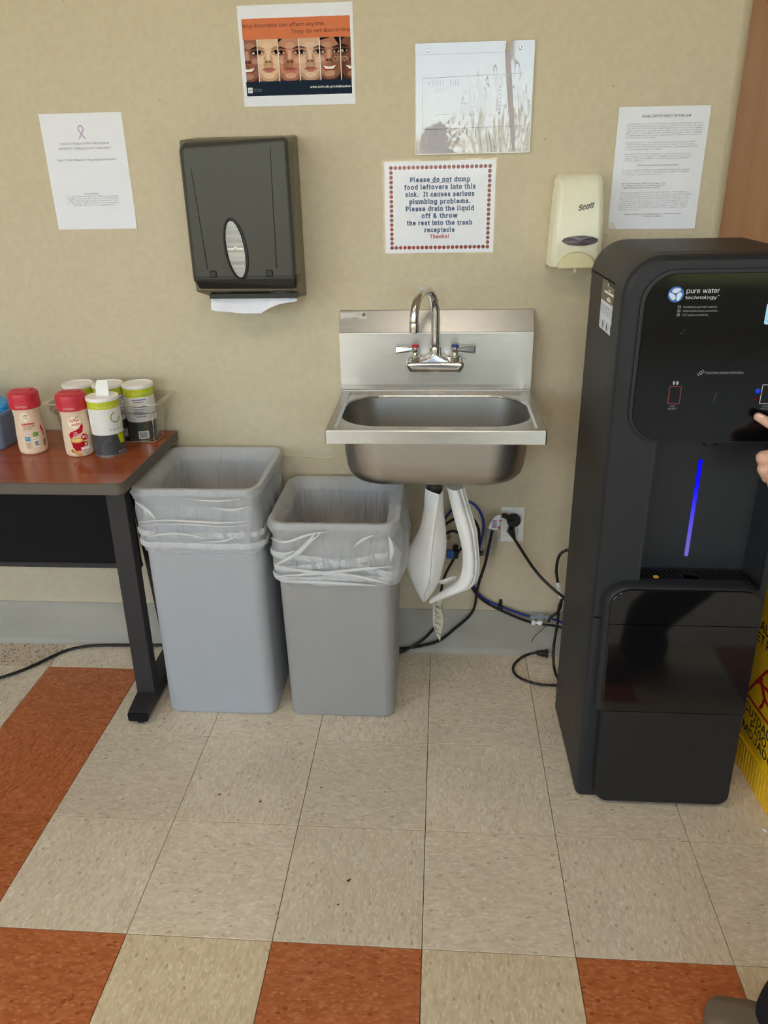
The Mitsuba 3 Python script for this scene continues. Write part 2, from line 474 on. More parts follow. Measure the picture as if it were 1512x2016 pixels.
# vinyl cove base along the wall
prof = [(0, 0), (-0.014, 0), (-0.0135, 0.0015), (-0.009, 0.006), (-0.0058, 0.013), (-0.0045, 0.022), (-0.0042, 0.152), (-0.0030, 0.157), (0, 0.158)]


def cove(xa, xb):
    return loft([[(x, y, z) for y, z in prof] for x in (xa, xb)])


tag('baseboard_back', 'grey vinyl cove base along the foot of the tan wall', kind='structure')
for xa, xb in ((-3.6, -1.6), (-1.5995, -0.3805), (-0.380, 0.7)):
    put('baseboard_back__strip', cove(xa, xb), 'cove_vinyl', 25)

# ceiling light panels
mat('lamp_frame', c(230, 230, 228), 0.5)
for n, (x, y) in enumerate(((-1.6, -2.2), (0.0, -2.2), (-1.6, -4.3), (0.0, -4.3))):
    k = 'ceiling_light' + (f'_{n:03d}' if n else '')
    tag(k, 'square white ceiling light panel above the room, out of the photograph', 'ceiling light', 'ceiling light panels')
    put(k + '__frame', join(cbox(x - .31, x + .31, y - .31, y - .28, 2.735, 2.75), cbox(x - .31, x + .31, y + .28, y + .31, 2.735, 2.75),
        cbox(x - .31, x - .28, y - .28, y + .28, 2.735, 2.75), cbox(x + .28, x + .31, y - .28, y + .28, 2.735, 2.75)), 'lamp_frame')
    scene[k + '__diffuser'] = {**mikit.ply(([(x - .28, y - .28, 2.742), (x + .28, y - .28, 2.742), (x + .28, y + .28, 2.742), (x - .28, y + .28, 2.742)], [(0, 2, 1), (0, 3, 2)]), bs('white_paint')),
                               'emitter': {'type': 'area', 'radiance': tex(LAMP)}}

# outside, seen only in reflections: ground, a low wall and a palm
mat('lawn', c(120, 125, 80), 0.9)
mat('stucco', c(205, 190, 160), 0.9)
mat('bark', c(120, 100, 75), 0.9)
scene['palm_leaf'] = {'type': 'twosided', 'bsdf': {'type': 'principled', 'base_color': tex((0.80, 0.80, 0.56)), 'roughness': 0.45}}
put('ground', cbox(-40, 40, -60, -6.25, -0.3, -0.15), 'lawn', kind='structure')
put('garden_wall', cbox(-9, 0.45, -15.3, -15.0, -0.15, 2.05, .02), 'stucco', label='beige garden wall beyond the window, seen only in reflection', cat='wall')
tag('palm_tree', 'palm with arching fronds outside the window, mirrored in the clear sign holder', 'palm tree')
put('palm_tree__trunk', tube(spline([(1.1, -9.6, -0.2), (1.12, -9.6, 0.5), (1.1, -9.6, 1.30)], .1), [.16 - .004 * k for k in range(len(spline([(1.1, -9.6, -0.2), (1.12, -9.6, 0.5), (1.1, -9.6, 1.30)], .1)))], 12), 'bark', 30)
r2 = random.Random(5)
for k in range(34):
    az = k * 2.399 + r2.uniform(-.2, .2)
    el = r2.uniform(.25, 1.25)
    L = r2.uniform(1.1, 1.7)
    path = [(1.1 + math.cos(az) * (t * L * math.cos(el)), -9.6 + math.sin(az) * (t * L * math.cos(el)), 1.30 + L * (t * math.sin(el) - .75 * t * t * math.cos(el))) for t in np.linspace(0, 1, 12)]
    path = np.array(path)
    v, f = [], []
    side = np.array([-math.sin(az), math.cos(az), 0])
    for i in range(1, 12):
        for q in (0.0, 0.5):
            pt = path[i - 1] * (1 - q) + path[i] * q
            dirn = path[i] - path[i - 1]; dirn /= np.linalg.norm(dirn)
            for s in (-1, 1):
                ln = .34 * math.sin(math.pi * min(1, (i + q) / 12.5)) + .08
                tip = pt + side * s * ln * .8 + dirn * ln * .55 - np.array([0, 0, .25 * ln])
                w2 = dirn * .018
                b = len(v)
                v += [pt - w2, pt + w2, tip]
                f += [(b, b + 1, b + 2)]
    put('palm_tree__frond', (np.array(v), np.array(f)), 'palm_leaf')
# ================================================================== things on the wall
def sheet(key, w, h, M, bsdf='paper', curl=0.004, corner=0.0, thick=0.0003, seed=0):
    """A slightly wavy sheet; local x right, y up from its lower left corner. Returns the function that puts ink on it."""
    nx, ny = 26, 30
    X, Y = np.meshgrid(np.linspace(0, w, nx), np.linspace(0, h, ny), indexing='ij')

    def lift(x, y):
        q = 0.0008 + curl * 0.5 * meshkit.noise(np.stack([x * 9 + seed, y * 7, 0 * x], -1), seed)
        e = np.minimum(np.minimum(x, w - x), np.minimum(y, h - y))
        return q * np.clip(e / 0.03, 0.35, 1) + corner * np.clip((x / w - .75) * 4, 0, 1) ** 2 * np.clip((.25 - y / h) * 4, 0, 1) ** 2
    Z = lift(X, Y)
    idx = np.arange(nx * ny).reshape(nx, ny)
    a, b, d, e = idx[:-1, :-1].ravel(), idx[1:, :-1].ravel(), idx[1:, 1:].ravel(), idx[:-1, 1:].ravel()
    f = np.vstack([np.stack([a, b, d], 1), np.stack([a, d, e], 1)])
    top = np.stack([X.ravel(), Y.ravel(), Z.ravel()], 1)
    bot = top - [0, 0, thick]
    n = nx * ny
    rim = np.concatenate([idx[:, 0], idx[-1, 1:], idx[-2::-1, -1], idx[0, -2:0:-1]])
    r2_ = np.roll(rim, -1)
    f = np.vstack([f, f[:, ::-1] + n, np.stack([rim, rim + n, r2_ + n], 1), np.stack([rim, r2_ + n, r2_], 1)])
    m = trimesh.Trimesh(np.vstack([top, bot]), f, process=False).apply_transform(M)
    put(key, m, bsdf, 40)
    return lambda v: np.column_stack([v[:, :2], v[:, 2] + lift(v[:, 0], v[:, 1])])


BLK, GRY = (50, 50, 62), (95, 95, 108)
# ---- awareness notice (left)
tag('awareness_notice', 'white notice with a lilac ribbon, on the wall left of the towel dispenser', 'notice')
M = wallframe(-1.0235, 1.306, -0.0004)
lift = sheet('awareness_notice__sheet', 0.2145, 0.2745, M, curl=0.003, corner=0.002, seed=1)
P = Print()
lil = (188, 170, 205)
rb = [(0.104 + 0.0065 * math.sin(t) * (1.0 if math.cos(t) > -.2 else 1), 0.2385 + 0.0075 * math.cos(t)) for t in np.linspace(-2.2, 2.2, 24)]
P.poly(LineString([(0.1125, 0.2165)] + rb + [(0.0965, 0.2165)][::1]).buffer(0.0017), lil, 1)
P.text('The Lilac Ribbon is the international', 0.107, 0.2035, 0.0049, BLK, 1, width=.129)
P.text('symbol for Eating Disorder Awareness', 0.107, 0.1925, 0.0049, BLK, 1, width=.136)
P.text('Fight, Unite, Respect, Hope and Remember', 0.107, 0.1655, 0.0047, BLK, 1, width=.156)
P.text('Eating Disorders', 0.107, 0.0855, 0.0034, BLK, 1, width=.038)
for k, (s, wd) in enumerate((('The eating disorders anorexia nervosa, bulimia nervosa, and binge', .138), ('eating disorder, and their variants, all feature serious disturbances in', .142),
        ('eating behavior and weight regulation. Some people are normal', .134), ('about body weight or shape, or extreme efforts to manage weight or', .139), ('food intake, also may constitute an eating disorder', .108))):
    P.text(s, 0.107, 0.0795 - k * .0053, 0.0030, GRY, 1, width=wd)
P.put('awareness_notice__print', M, lift, label='lilac ribbon and dark print')

# ---- poster with faces
tag('faces_poster', 'poster with an orange headline band over a row of six cropped faces', 'poster')
M = wallframe(-0.4935, 1.584, -0.0004)
lift = sheet('faces_poster__sheet', 0.2755, 0.2115, M, curl=0.0015, seed=2)
P = Print()
x0, x1 = 0.0085, 0.268
P.rect(x0, 0.0225, x1, 0.054, (36, 46, 62), 1)
P.rect(x0, 0.141, x1, 0.1845, (216, 124, 88), 1)
P.text('ting disorders can affect anyone.', x0 + .0015, 0.1665, 0.0078, (78, 52, 52), 2, align='l', width=.199)
P.text('They do not discrimina', 0.127, 0.1525, 0.0078, (78, 52, 52), 2, align='l', width=.1395)
P.text('www.nimh.nih.gov/eatingdisor', x1 - .002, 0.0365, 0.0046, (235, 235, 238), 2, align='r', bold=True, width=.100, slant=.1)
P.poly(sbox(0.0125, 0.030, 0.0225, 0.040).buffer(.001), (225, 230, 235), 2)
P.text('NIH', 0.0175, 0.0335, 0.0030, (36, 46, 62), 3, bold=True)
P.text('National Institute', 0.0265, 0.036, 0.0026, (150, 160, 175), 2, align='l', width=.019)
P.text('of Mental Health', 0.0265, 0.0318, 0.0026, (150, 160, 175), 2, align='l', width=.019)
P.put('faces_poster__print', M, lift, label='orange headline band and dark footer')


def face(key, xa, xb, cx, cy, sc, skin, dark, hair, lip, look):
    """A cropped printed portrait between xa and xb: layered flat colour patches, clipped to its strip."""
    Q = Print()
    strip = sbox(xa, 0.0535, xb, 0.1415)
    mixc = lambda a, b, t: tuple(int(p * (1 - t) + q * t) for p, q in zip(a, b))

    def E(x, y, a, b, col, layer, rot=0):
        p = affinity.rotate(affinity.scale(Point(cx + x * sc, cy + y * sc).buffer(1, 16), a * sc, b * sc), rot)
        Q.poly(p.intersection(strip), col, layer)

    def G(pts, col, layer):
        Q.poly(Polygon([(cx + x * sc, cy + y * sc) for x, y in pts]).buffer(.0006).intersection(strip), col, layer)
    Q.poly(strip, hair, 1)
    E(0, 0, .74, 1.02, dark, 2)
    E(0, .02, .68, .96, mixc(skin, dark, .35), 3)
    E(look * .10, .05, .56, .86, skin, 4)
    E(look * .12, .30, .20, .10, mixc(skin, (255, 240, 225), .22), 5)
    if hair[0] < 60:
        G([(-.8, .9), (-.8, -.5), (-.47, .05), (-.42, .42), (-.16, .62), (-.1, .9)] if look >= 0 else [(.8, .9), (.8, -.6), (.44, -.1), (.42, .3), (.2, .6), (-.5, .44), (-.6, .9)], hair, 8)
    E(look * -.42, -.30, .20, .34, mixc(skin, dark, .45), 5)
    for s in (-1, 1):
        E(s * .33, .08, .21, .13, mixc(skin, dark, .55), 5)
        E(s * .33, .06, .13, .046, (214, 198, 190), 6)
        E(s * .33 + look * .03, .065, .062, .062, (34, 22, 20), 7)
        G([(s * .14, .19), (s * .36, .27), (s * .53, .19), (s * .36, .215)], mixc(hair, dark, .2), 6)
        G([(s * .17, .075), (s * .33, .145), (s * .50, .075), (s * .33, .115)], (45, 28, 26), 7)
        E(s * .30, -.22, .14, .10, mixc(skin, (255, 225, 205), .3), 5)
    G([(-.05, .12), (.05, .12), (.075, -.18), (-.075, -.18)], mixc(skin, (255, 240, 225), .35), 6)
    E(0, -.235, .17, .07, mixc(skin, dark, .35), 6)
    for s in (-1, 1): E(s * .075, -.255, .05, .028, mixc(dark, (30, 15, 12), .5), 7)
    E(0, -.40, .10, .06, mixc(skin, dark, .3), 6)
    if lip == 'smile':
        G([(-.33, -.42), (0, -.50), (.33, -.42), (.18, -.60), (-.18, -.60)], (130, 62, 60), 6)
        G([(-.26, -.455), (0, -.505), (.26, -.455), (.14, -.56), (-.14, -.56)], (248, 242, 236), 7)
    else:
        G([(-.27, -.52), (-.08, -.465), (0, -.485), (.08, -.465), (.27, -.52), (0, -.525)], mixc((150, 78, 74), dark, .4), 6)
        G([(-.25, -.525), (.25, -.525), (.10, -.615), (-.10, -.615)], (188, 116, 108), 6)
    E(0, -.74, .22, .10, mixc(skin, (255, 235, 220), .25), 6)
    G([(-.8, -1.02), (.8, -1.02), (.8, -.92), (.35, -.985), (-.35, -.985), (-.8, -.92)], (34, 42, 56), 8)
    Q.put(key, M, lift)


fs = [('a', .0105, .0415, .016, .110, .062, (150, 100, 82), (82, 52, 46), (36, 26, 26), 'smile', 1),
      ('b', .0435, .0915, .0675, .110, .061, (226, 188, 158), (160, 114, 90), (170, 140, 122), '', 0),
      ('c', .0935, .1425, .120, .109, .061, (196, 138, 114), (120, 72, 58), (40, 30, 32), '', .2),
      ('d', .1445, .1925, .1695, .109, .060, (214, 176, 152), (146, 106, 88), (84, 68, 62), '', 0),
      ('e', .1945, .2425, .2155, .109, .058, (178, 124, 100), (88, 56, 48), (30, 24, 28), 'smile', -.6),
      ('f', .2445, .2680, .272, .110, .061, (128, 84, 66), (70, 44, 40), (44, 30, 32), 'smile', 1)]
for _, *a in fs: face('faces_poster__face', *a)
Q = Print()
for x in (.0425, .0925, .1435, .1935, .2435): Q.rect(x - .0010, .0525, x + .0010, .1415, (238, 236, 234), 9)
Q.put('faces_poster__divider_print', M, lift, label='thin white divider lines between the faces')

# ---- clear sign holder with a floor plan
tag('sign_holder', 'cracked clear acrylic sign holder with a faded floor plan, above the sink sign', 'sign holder')
M = wallframe(-0.0705, 1.468, -0.003)
W_, H_ = 0.2785, 0.2375
P = Print()
pl = (140, 144, 164)
for a, b in (((.017, .055), (.26, .058)), ((.017, .165), (.255, .170)), ((.017, .055), (.017, .165)), ((.258, .062), (.258, .130)), ((.045, .086), (.10, .088)), ((.110, .086), (.110, .11)),
             ((.110, .11), (.125, .11)), ((.125, .086), (.125, .11)), ((.130, .084), (.144, .084)), ((.130, .102), (.144, .102)), ((.130, .084), (.130, .102)), ((.144, .084), (.144, .102)), ((.205, .165), (.235, .165))):
    P.poly(LineString([a, b]).buffer(.0005), (96, 94, 98), 1)
for k in range(9): P.rect(.040 + k * .006 + (k > 4) * .012, .148, .0425 + k * .006 + (k > 4) * .012, .161, pl, 1)
for k in range(5): P.rect(.047 + k * .005, .134, .0485 + k * .005, .145, pl, 1)
P.rect(.030, .152, .034, .158, pl, 1)
for k in range(8): P.rect(.199, .085 + k * .008, .206, .089 + k * .008, (150, 140, 160), 1)
P.text('EXIT', .187, .078, .006, (140, 120, 110), 1)
PLAN = P


def wavy(p, n, uv):
    t = smoothstep(1.675, 1.60, p.z)
    bend = noise(p.x * 10, p.z * 9, 3.0) * 1.4
    side = 0.12 + 0.88 * smoothstep(-0.03, 0.09, p.x + 0.25 * (p.z - 1.56))
    return t * side * (fbm(p.x * 62 + bend * 3, p.z * 20 - bend * 4, 1.0, 2) - 0.5 + 0.25 * (noise(p.x * 120 + 5 * bend, p.z * 40, 8.0) - 0.5))


for nm, col in (('acrylic', tex((0.47, 0.46, 0.51))), ('acrylic_ink', {'type': 'mesh_attribute', 'name': 'vertex_color'})):
    scene[nm] = {'type': 'twosided', 'bsdf': {'type': 'bumpmap', 'arbitrary': proc(wavy, eps=4e-4), 'scale': 0.0010,
                 'bsdf': {'type': 'principled', 'base_color': col, 'roughness': 0.02, 'specular': 1.0}}}


mat('plan_paper', c(184, 176, 184), 0.6, 0.3)
mat('lid_line', c(188, 194, 210), 0.4)


def flatmesh(poly, z, M, step=None):
    """One flat sheet, facing out of the wall."""
    vs, fs_, n = [], [], 0
    for g in getattr(poly, 'geoms', [poly]):
        v, f = trimesh.creation.triangulate_polygon(g, engine='earcut')
        a = v[f]
        ccw = (a[:, 1, 0] - a[:, 0, 0]) * (a[:, 2, 1] - a[:, 0, 1]) - (a[:, 1, 1] - a[:, 0, 1]) * (a[:, 2, 0] - a[:, 0, 0]) > 0
        f = np.where(ccw[:, None], f, f[:, ::-1])
        vs.append(np.column_stack([v, np.full(len(v), z)])); fs_.append(f + n); n += len(v)
    v = np.vstack(vs) @ M[:3, :3].T + M[:3, 3]
    return v, np.vstack(fs_)


crack = Polygon([(.2105, .2145), (.2214, .2145), (.2243, .2400), (.2135, .2400)])
gap = Polygon([(.2105, .2150), (.2214, .2150), (.2274, .1735), (.2351, .1045), (.2407, .0575), (.2438, .0020), (.2378, .0020), (.2286, .0576), (.2221, .1048), (.2142, .1737)])
body = sbox(0.0, 0.0, W_, H_).difference(unary_union([crack, gap]))
v, f = flatmesh(body, .0035, M)
uvs = (v[:, [0, 2]] - [M[0, 3], M[2, 3]])
put('sign_holder__clear_sheet', (v, f), 'acrylic', uv=uvs, label='clear wavy acrylic front, split at its top edge')
pm, pcol = PLAN.mesh(M @ trimesh.transformations.translation_matrix((0, 0, .0035)))
put('sign_holder__plan_print', (pm.vertices, pm.faces), 'acrylic_ink', uv=pm.vertices[:, [0, 2]] - [M[0, 3], M[2, 3]], color=pcol, label='faded grey floor plan')
# back plate (white) of the top hem, the edges, the screws
put('sign_holder__back_plate', extrude(sbox(0.001, .001, W_ - .001, H_ - .001).difference(crack.buffer(.0006)), .0028, M), 'plan_paper')
put('sign_holder__hem_line', extrude(sbox(0.0, .2140, .2105, .2147), .0039, M), 'lid_line')
put('sign_holder__edge', join(extrude(sbox(-.0012, -.0012, W_ + .0012, .0008), .0042, M), extrude(sbox(-.0012, -.0012, .0008, H_), .0042, M), extrude(sbox(W_ - .0008, -.0012, W_ + .0012, H_), .0042, M)), 'plastic_white')
for x, y in ((.0285, .2225), (.2465, .2215)):
    p = M[:3, 3] + [x, -.0036, y]
    put('sign_holder__screw', lathe([(0, 0), (.0036, 0), (.0042, .0008), (.0030, .0022), (0, .0028)], 16).apply_transform(frame(p, (1, 0, 0), (0, 0, 1))), 'chrome', 30)

mat('paper_gloss', c(234, 236, 247), 0.22, 0.5)
scene['ink_lam'] = {'type': 'twosided', 'bsdf': {'type': 'principled', 'base_color': {'type': 'mesh_attribute', 'name': 'vertex_color'}, 'roughness': 0.22, 'specular': 0.5}}
# ---- sink sign
tag('sink_sign', 'laminated sign with navy lettering inside a border of red dots, above the faucet', 'sign')
M = wallframe(-0.150, 1.2345, -0.0004)
lift = sheet('sink_sign__sheet', 0.2785, 0.2185, M, 'paper_gloss', curl=0.002, seed=5)
P = Print()
navy, red = (52, 78, 116), (172, 62, 62)
for k in range(23):
    x = 0.0165 + k * (0.2475 / 22)
    for y in (0.0135, 0.204):
        P.ell(x, y, .0046, .0046, (122 + (k * 37) % 38, 58 + (k * 53) % 30, 66), 1)
for k in range(1, 17):
    y = 0.0135 + k * (0.1905 / 17)
    for x in (0.0165, 0.264):
        P.ell(x, y, .0046, .0046, (118 + (k * 29) % 40, 58 + (k * 31) % 30, 66), 1)
rows = [('Please do not dump', .152, .1705), ('food leftovers into this', .180, .1535), ('sink.  It causes serious', .174, .1365), ('plumbing problems.', .156, .1195), ('Please drain the liquid', .174, .1025),
        ('off & throw', .092, .0855), ('the rest into the trash', .168, .0685), ('receptacle', .078, .0515)]
for s, wd, y in rows: P.text(s, .1395, y, .0104, navy, 1, bold='slab', width=wd)
P.text('Thanks!', .1395, .0365, .0082, red, 1, bold='slab', width=.049)
P.rect(.1145, .1680, .1335, .1689, navy, 1); P.rect(.1385, .1680, .1680, .1689, navy, 1)
P.put('sink_sign__print', M, lift, bsdf='ink_lam', label='navy lettering, red thanks line and dotted border')
mw, mh = .2855, .2255
v, f = flatmesh(sbox(-.005, -.003, mw - .005, mh - .003).difference(sbox(.0005, .0005, .278, .218)), .0012, M)
put('sink_sign__laminate', (v, f), 'clear_plastic', label='clear laminate with a margin past the paper')

# ---- equal opportunity notice (right)
tag('law_notice', 'white notice dense with small paragraphs, on the wall right of the soap dispenser', 'notice')
M = wallframe(0.4160, 1.2855, -0.0004, -0.3)
lift = sheet('law_notice__sheet', 0.2145, 0.2755, M, curl=0.005, corner=0.004, seed=9)
P = Print()
P.text('EQUAL OPPORTUNITY IS THE LAW', .113, .2525, .0048, BLK, 1, width=.116, bold=True)
para = """It is against the law for this recipient of Federal financial assistance to discriminate on the following
bases: against any individual in the United States, on the basis of race, color, religion, sex, national
origin, age, disability, political affiliation, or belief; and against any beneficiary of programs financially
assisted under Title I of the Workforce Innovation and Opportunity Act, on the basis of the individual's
citizenship status or participation in any Title I financially assisted program or activity. The recipient
must not discriminate in any of the following areas: deciding who will be admitted, or have access, to
any Title I financially assisted program
|
providing opportunities in, or treating any person with regard to, such a program or activity;
or making employment decisions in the administration of, or in connection with, such a program
or activity. Recipients of federal financial assistance must take reasonable steps to ensure that
communications with individuals with disabilities
|
are as effective as communications with others. This means that, upon request and at no cost
to the individual, recipients are required to provide appropriate auxiliary aids and services
to qualified individuals with disabilities. If you think that you have been subjected to
discrimination under a Title I
|
*What to do if you believe you have experienced discrimination
|
you may file a complaint within 180 days from the date of the alleged violation with either
the recipient's Equal Opportunity Officer, or the person whom the recipient has designated
for this purpose; or the Director, Civil Rights Center
|
or
|
<Director, Civil Rights Center (CRC), U.S. Department of Labor
<200 Constitution Avenue NW, Room N-4123, Washington, DC 20210
<or electronically as directed on the Center's web page
|
If you file your complaint with the recipient, you must wait either until the recipient issues
a written Notice of Final Action, or until 90 days have passed, whichever is sooner, before filing
with the Civil Rights Center (see address above). If the recipient does not give you a written
Notice of Final Action within 90 days of the day on which you filed your complaint, you may file
a complaint before receiving that Notice. However, you must file your complaint within 30 days
of the 90-day deadline. If the recipient does give you a written Notice of Final Action on your
complaint, but you are dissatisfied with the decision or resolution, you may file a complaint
with the Center. You must file your complaint within 30 days of the date on which you received
the Notice of Final Action.
|
*Auxiliary aids and services are available upon request to individuals with disabilities
*an equal opportunity employer""".split('\n')
y = .2375
for s in para:
    if s == '|': y -= .0052; continue
    if s[0] == '*': P.text(s[1:], .107, y, .0026, BLK, 1, width=min(.142, .0016 * len(s)), bold=True)
    elif s[0] == '<': P.text(s[1:], .024, y, .0026, BLK, 1, align='l', width=min(.17, .00172 * len(s)), bold=True)
    else: P.text(s, .022, y, .0026, (92, 92, 102), 1, align='l', width=min(.180, .00178 * len(s)))
    y -= .00505
P.put('law_notice__print', M, lift, label='dark heading and grey paragraphs')
mat('tape_film', c(222, 214, 190), 0.3)
put('law_notice__tape', extrude(Polygon([(0.0, 0.001), (.020, .001), (.012, .016), (.003, .018)]), .0003, M @ trimesh.transformations.translation_matrix((0.001, 0, .0042))), 'tape_film', label='torn clear tape on the lower left corner')

# ---- paper towel dispenser
mat('smoke_plastic', c(62, 62, 57), 0.36, 0.4)
mat('smoke_dark', c(38, 37, 36), 0.4, 0.4)
mat('olive_plastic', c(98, 90, 72), 0.38, 0.5)
mat('groove', c(28, 28, 28), 0.5)
tag('towel_dispenser', 'dark smoky wall dispenser with a paper towel hanging from its slot, left of the sink', 'paper towel dispenser')
XL, XR = -0.632, -0.366
shell = trimesh.convex.convex_hull(np.vstack([ball_pts((x, y, z), .006) for x in (XL + .008, XR - .006) for y, z in ((-.006, 1.135), (-.006, 1.512), (-.12, 1.503), (-.12, 1.163))]))
put('towel_dispenser__back_shell', shell, 'olive_plastic', 30, label='olive-brown side shell')
cover = hull(((XL + .022, -.123, 1.482), .022), ((XR - .012, -.133, 1.497), .012), ((XL + .018, -.126, 1.200), .018), ((XR - .012, -.132, 1.200), .012),
             ((XL + .02, -.05, 1.492), .014), ((XR - .008, -.06, 1.503), .008), ((XL + .010, -.04, 1.20), .010), ((XR - .012, -.08, 1.20), .006), sub=3)
put('towel_dispenser__cover', cover, 'smoke_plastic', 35, label='smoky dark grey front cover')
lip = hull(((XL + .016, -.128, 1.192), .015), ((XR - .010, -.133, 1.192), .012), ((XL + .018, -.122, 1.175), .010), ((XR - .010, -.130, 1.175), .010), ((XL + .012, -.03, 1.195), .01), ((XR - .012, -.03, 1.195), .01), ((XL + .014, -.02, 1.152), .008), ((XR - .012, -.02, 1.152), .008))
put('towel_dispenser__base', lip, 'smoke_dark', 35, label='darker bottom lip')
for x in (-.575, -.432):
    put('towel_dispenser__latch_tab', cbox(x - .009, x + .009, -.1465, -.136, 1.196, 1.212, .002), 'smoke_dark')
for a, b in (((-.602, 1.445), (-.588, 1.215)), ((-.408, 1.480), (-.413, 1.217))):
    put('towel_dispenser__groove', tube([(a[0], -.1442, a[1]), (b[0], -.1445, b[1])], .0013, 8), 'groove')
put('towel_dispenser__groove', tube(spline([(-.408, -.1442, 1.480), (-.404, -.143, 1.494), (-.392, -.138, 1.504)], .004), .0012, 8), 'groove')
oval = lambda a, b, y: [(-.5115 + a * math.cos(t) - .007 * math.sin(t) * b / .07, y, 1.262 + b * math.sin(t)) for t in np.linspace(0, 2 * math.pi, 60, endpoint=False)]
put('towel_dispenser__window_ring', loft([oval(.0295, .0745, -.143), oval(.0285, .0735, -.1475), oval(.0245, .0695, -.1490), oval(.0205, .0655, -.1455)], False, False), 'smoke_dark', 40, label='dark oval bezel')


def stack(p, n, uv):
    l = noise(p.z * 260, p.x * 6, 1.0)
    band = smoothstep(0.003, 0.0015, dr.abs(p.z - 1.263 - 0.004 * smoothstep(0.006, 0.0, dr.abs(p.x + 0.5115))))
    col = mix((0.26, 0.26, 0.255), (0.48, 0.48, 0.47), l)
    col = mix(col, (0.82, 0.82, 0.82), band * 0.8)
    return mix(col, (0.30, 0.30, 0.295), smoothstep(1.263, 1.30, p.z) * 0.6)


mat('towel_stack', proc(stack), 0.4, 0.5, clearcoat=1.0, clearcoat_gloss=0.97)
put('towel_dispenser__view_window', loft([oval(.0215, .0665, -.1450), oval(.012, .045, -.1468), oval(.002, .008, -.1474)], False, True), 'towel_stack', True, label='clear oval window showing the stack of towels')
put('towel_dispenser__window_rim', loft([oval(.0215, .0662, -.1462), oval(.0208, .0655, -.1474), oval(.0198, .0645, -.1462)], False, False), 'plastic_white', 40)
put('towel_dispenser__slot', extrude(Polygon([(-.598, 0), (-.370, 0), (-.370, .012), (-.598, .012)]), .05, frame((0, -.070, 1.1400), (1, 0, 0), (0, 0, 1))), 'smoke_dark')
# the towel itself
tag('paper_towel', 'white folded paper towel hanging out of the bottom of the dark dispenser', 'paper towel')
us = np.linspace(0, 1, 40)
low = np.interp(us, [0, .3, .56, .68, .80, 1.0], [1.110, 1.101, 1.099, 1.114, 1.124, 1.131])
secs = []
for q in np.linspace(0, 1, 10):
    z = 1.1660 * (1 - q) + low * q
    yy = -.098 - .010 * q - .004 * q * np.sin(us * 9 + 1) + .003 * np.sin(us * 21 + 3 * q) * q
    secs.append(np.stack([-.600 + .229 * us - .003 * q * us, yy, z], 1))
A = np.array(secs)
front, back = A.reshape(-1, 3), A.reshape(-1, 3) + [0, .0012, 0]
idx = np.arange(400).reshape(10, 40)
a, b, d, e = idx[:-1, :-1].ravel(), idx[:-1, 1:].ravel(), idx[1:, 1:].ravel(), idx[1:, :-1].ravel()
f = np.vstack([np.stack([a, d, b], 1), np.stack([a, e, d], 1)])
rim = np.concatenate([idx[:, 0], idx[-1, 1:], idx[-2::-1, -1], idx[0, -2:0:-1]]); r3 = np.roll(rim, -1)
f = np.vstack([f, f[:, ::-1] + 400, np.stack([rim, rim + 400, r3 + 400], 1), np.stack([rim, r3 + 400, r3], 1)])
put('paper_towel', trimesh.Trimesh(np.vstack([front, back]), f, process=False), 'paper_towel', 40)

# ---- soap dispenser
tag('soap_dispenser', 'cream wall soap dispenser with a dark oval window, right of the sink sign', 'soap dispenser')
sx = 0.327
prof_s = [  # z, half width, front depth
    (1.203, .0605, .088), (1.206, .0620, .092), (1.225, .0620, .099), (1.270, .0610, .104), (1.320, .0590, .100), (1.370, .0565, .090), (1.398, .0545, .080), (1.409, .0525, .072), (1.415, .0475, .060), (1.417, .040, .048)]
secs = []
for z, hw, dp in prof_s:
    l = rrect(2 * hw, dp, .016, 6, sx, -dp / 2)
    # bow the front
    l[:, 1] -= np.where(l[:, 1] < -dp * .6, .006 * (1 - ((l[:, 0] - sx) / hw) ** 2), 0)
    secs.append(at_z(l, z))
put('soap_dispenser__body', loft(secs), 'plastic_cream', 40)
mat('soap_window', c(88, 76, 84), 0.25, 0.5, clearcoat=0.8, clearcoat_gloss=0.9)
ov = lambda a, b, y, dy: [(sx + .005 + a * math.cos(t), y + dy * math.cos(t) ** 2, 1.2675 + b * math.sin(t)) for t in np.linspace(0, 2 * math.pi, 48, endpoint=False)]
put('soap_dispenser__window', loft([ov(.0445, .0120, -.1040, .004), ov(.0435, .0112, -.1108, .0042), ov(.025, .0065, -.1122, .003), ov(.003, .001, -.1126, .0)], True, True), 'soap_window', 40, label='dark plum oval window')
arc = [(sx + .0445 * math.cos(t), -.1035 - .0015, 1.2045 + .036 * math.sin(t)) for t in np.linspace(0, math.pi, 26)]
mat('plastic_cream_push', c(228, 220, 176), 0.35, 0.5)
push = Polygon([(x, z) for x, _, z in arc])
put('soap_dispenser__push_bar', extrude(push, .012, frame((0, -.0965, 0), (1, 0, 0), (0, 0, 1))), 'plastic_cream_push', 20, label='yellower half-round push plate')
mat('cream_shadow', c(120, 112, 84), 0.6)
put('soap_dispenser__seam', tube([(x, -.1052, z) for x, _, z in arc], .0008, 6), 'cream_shadow')
put('soap_dispenser__nozzle', lathe([(0, 0), (.0025, 0), (.0035, .004), (.0036, .014), (.0055, .020), (0, .020)], 14, sx + .002, -.085).apply_translation((0, 0, 1.190)), 'plastic_white', 30, label='small white nozzle')
P = Print()
P.text('Scott', 0, 0, .0128, (96, 98, 108), 1, bold=True, width=.036, slant=.35, rot=12)
P.put('soap_dispenser__lettering', frame((sx + .0135, -.1012, 1.3385), (1, 0, 0), (0, -.17, 1)), label='slanted dark script lettering')
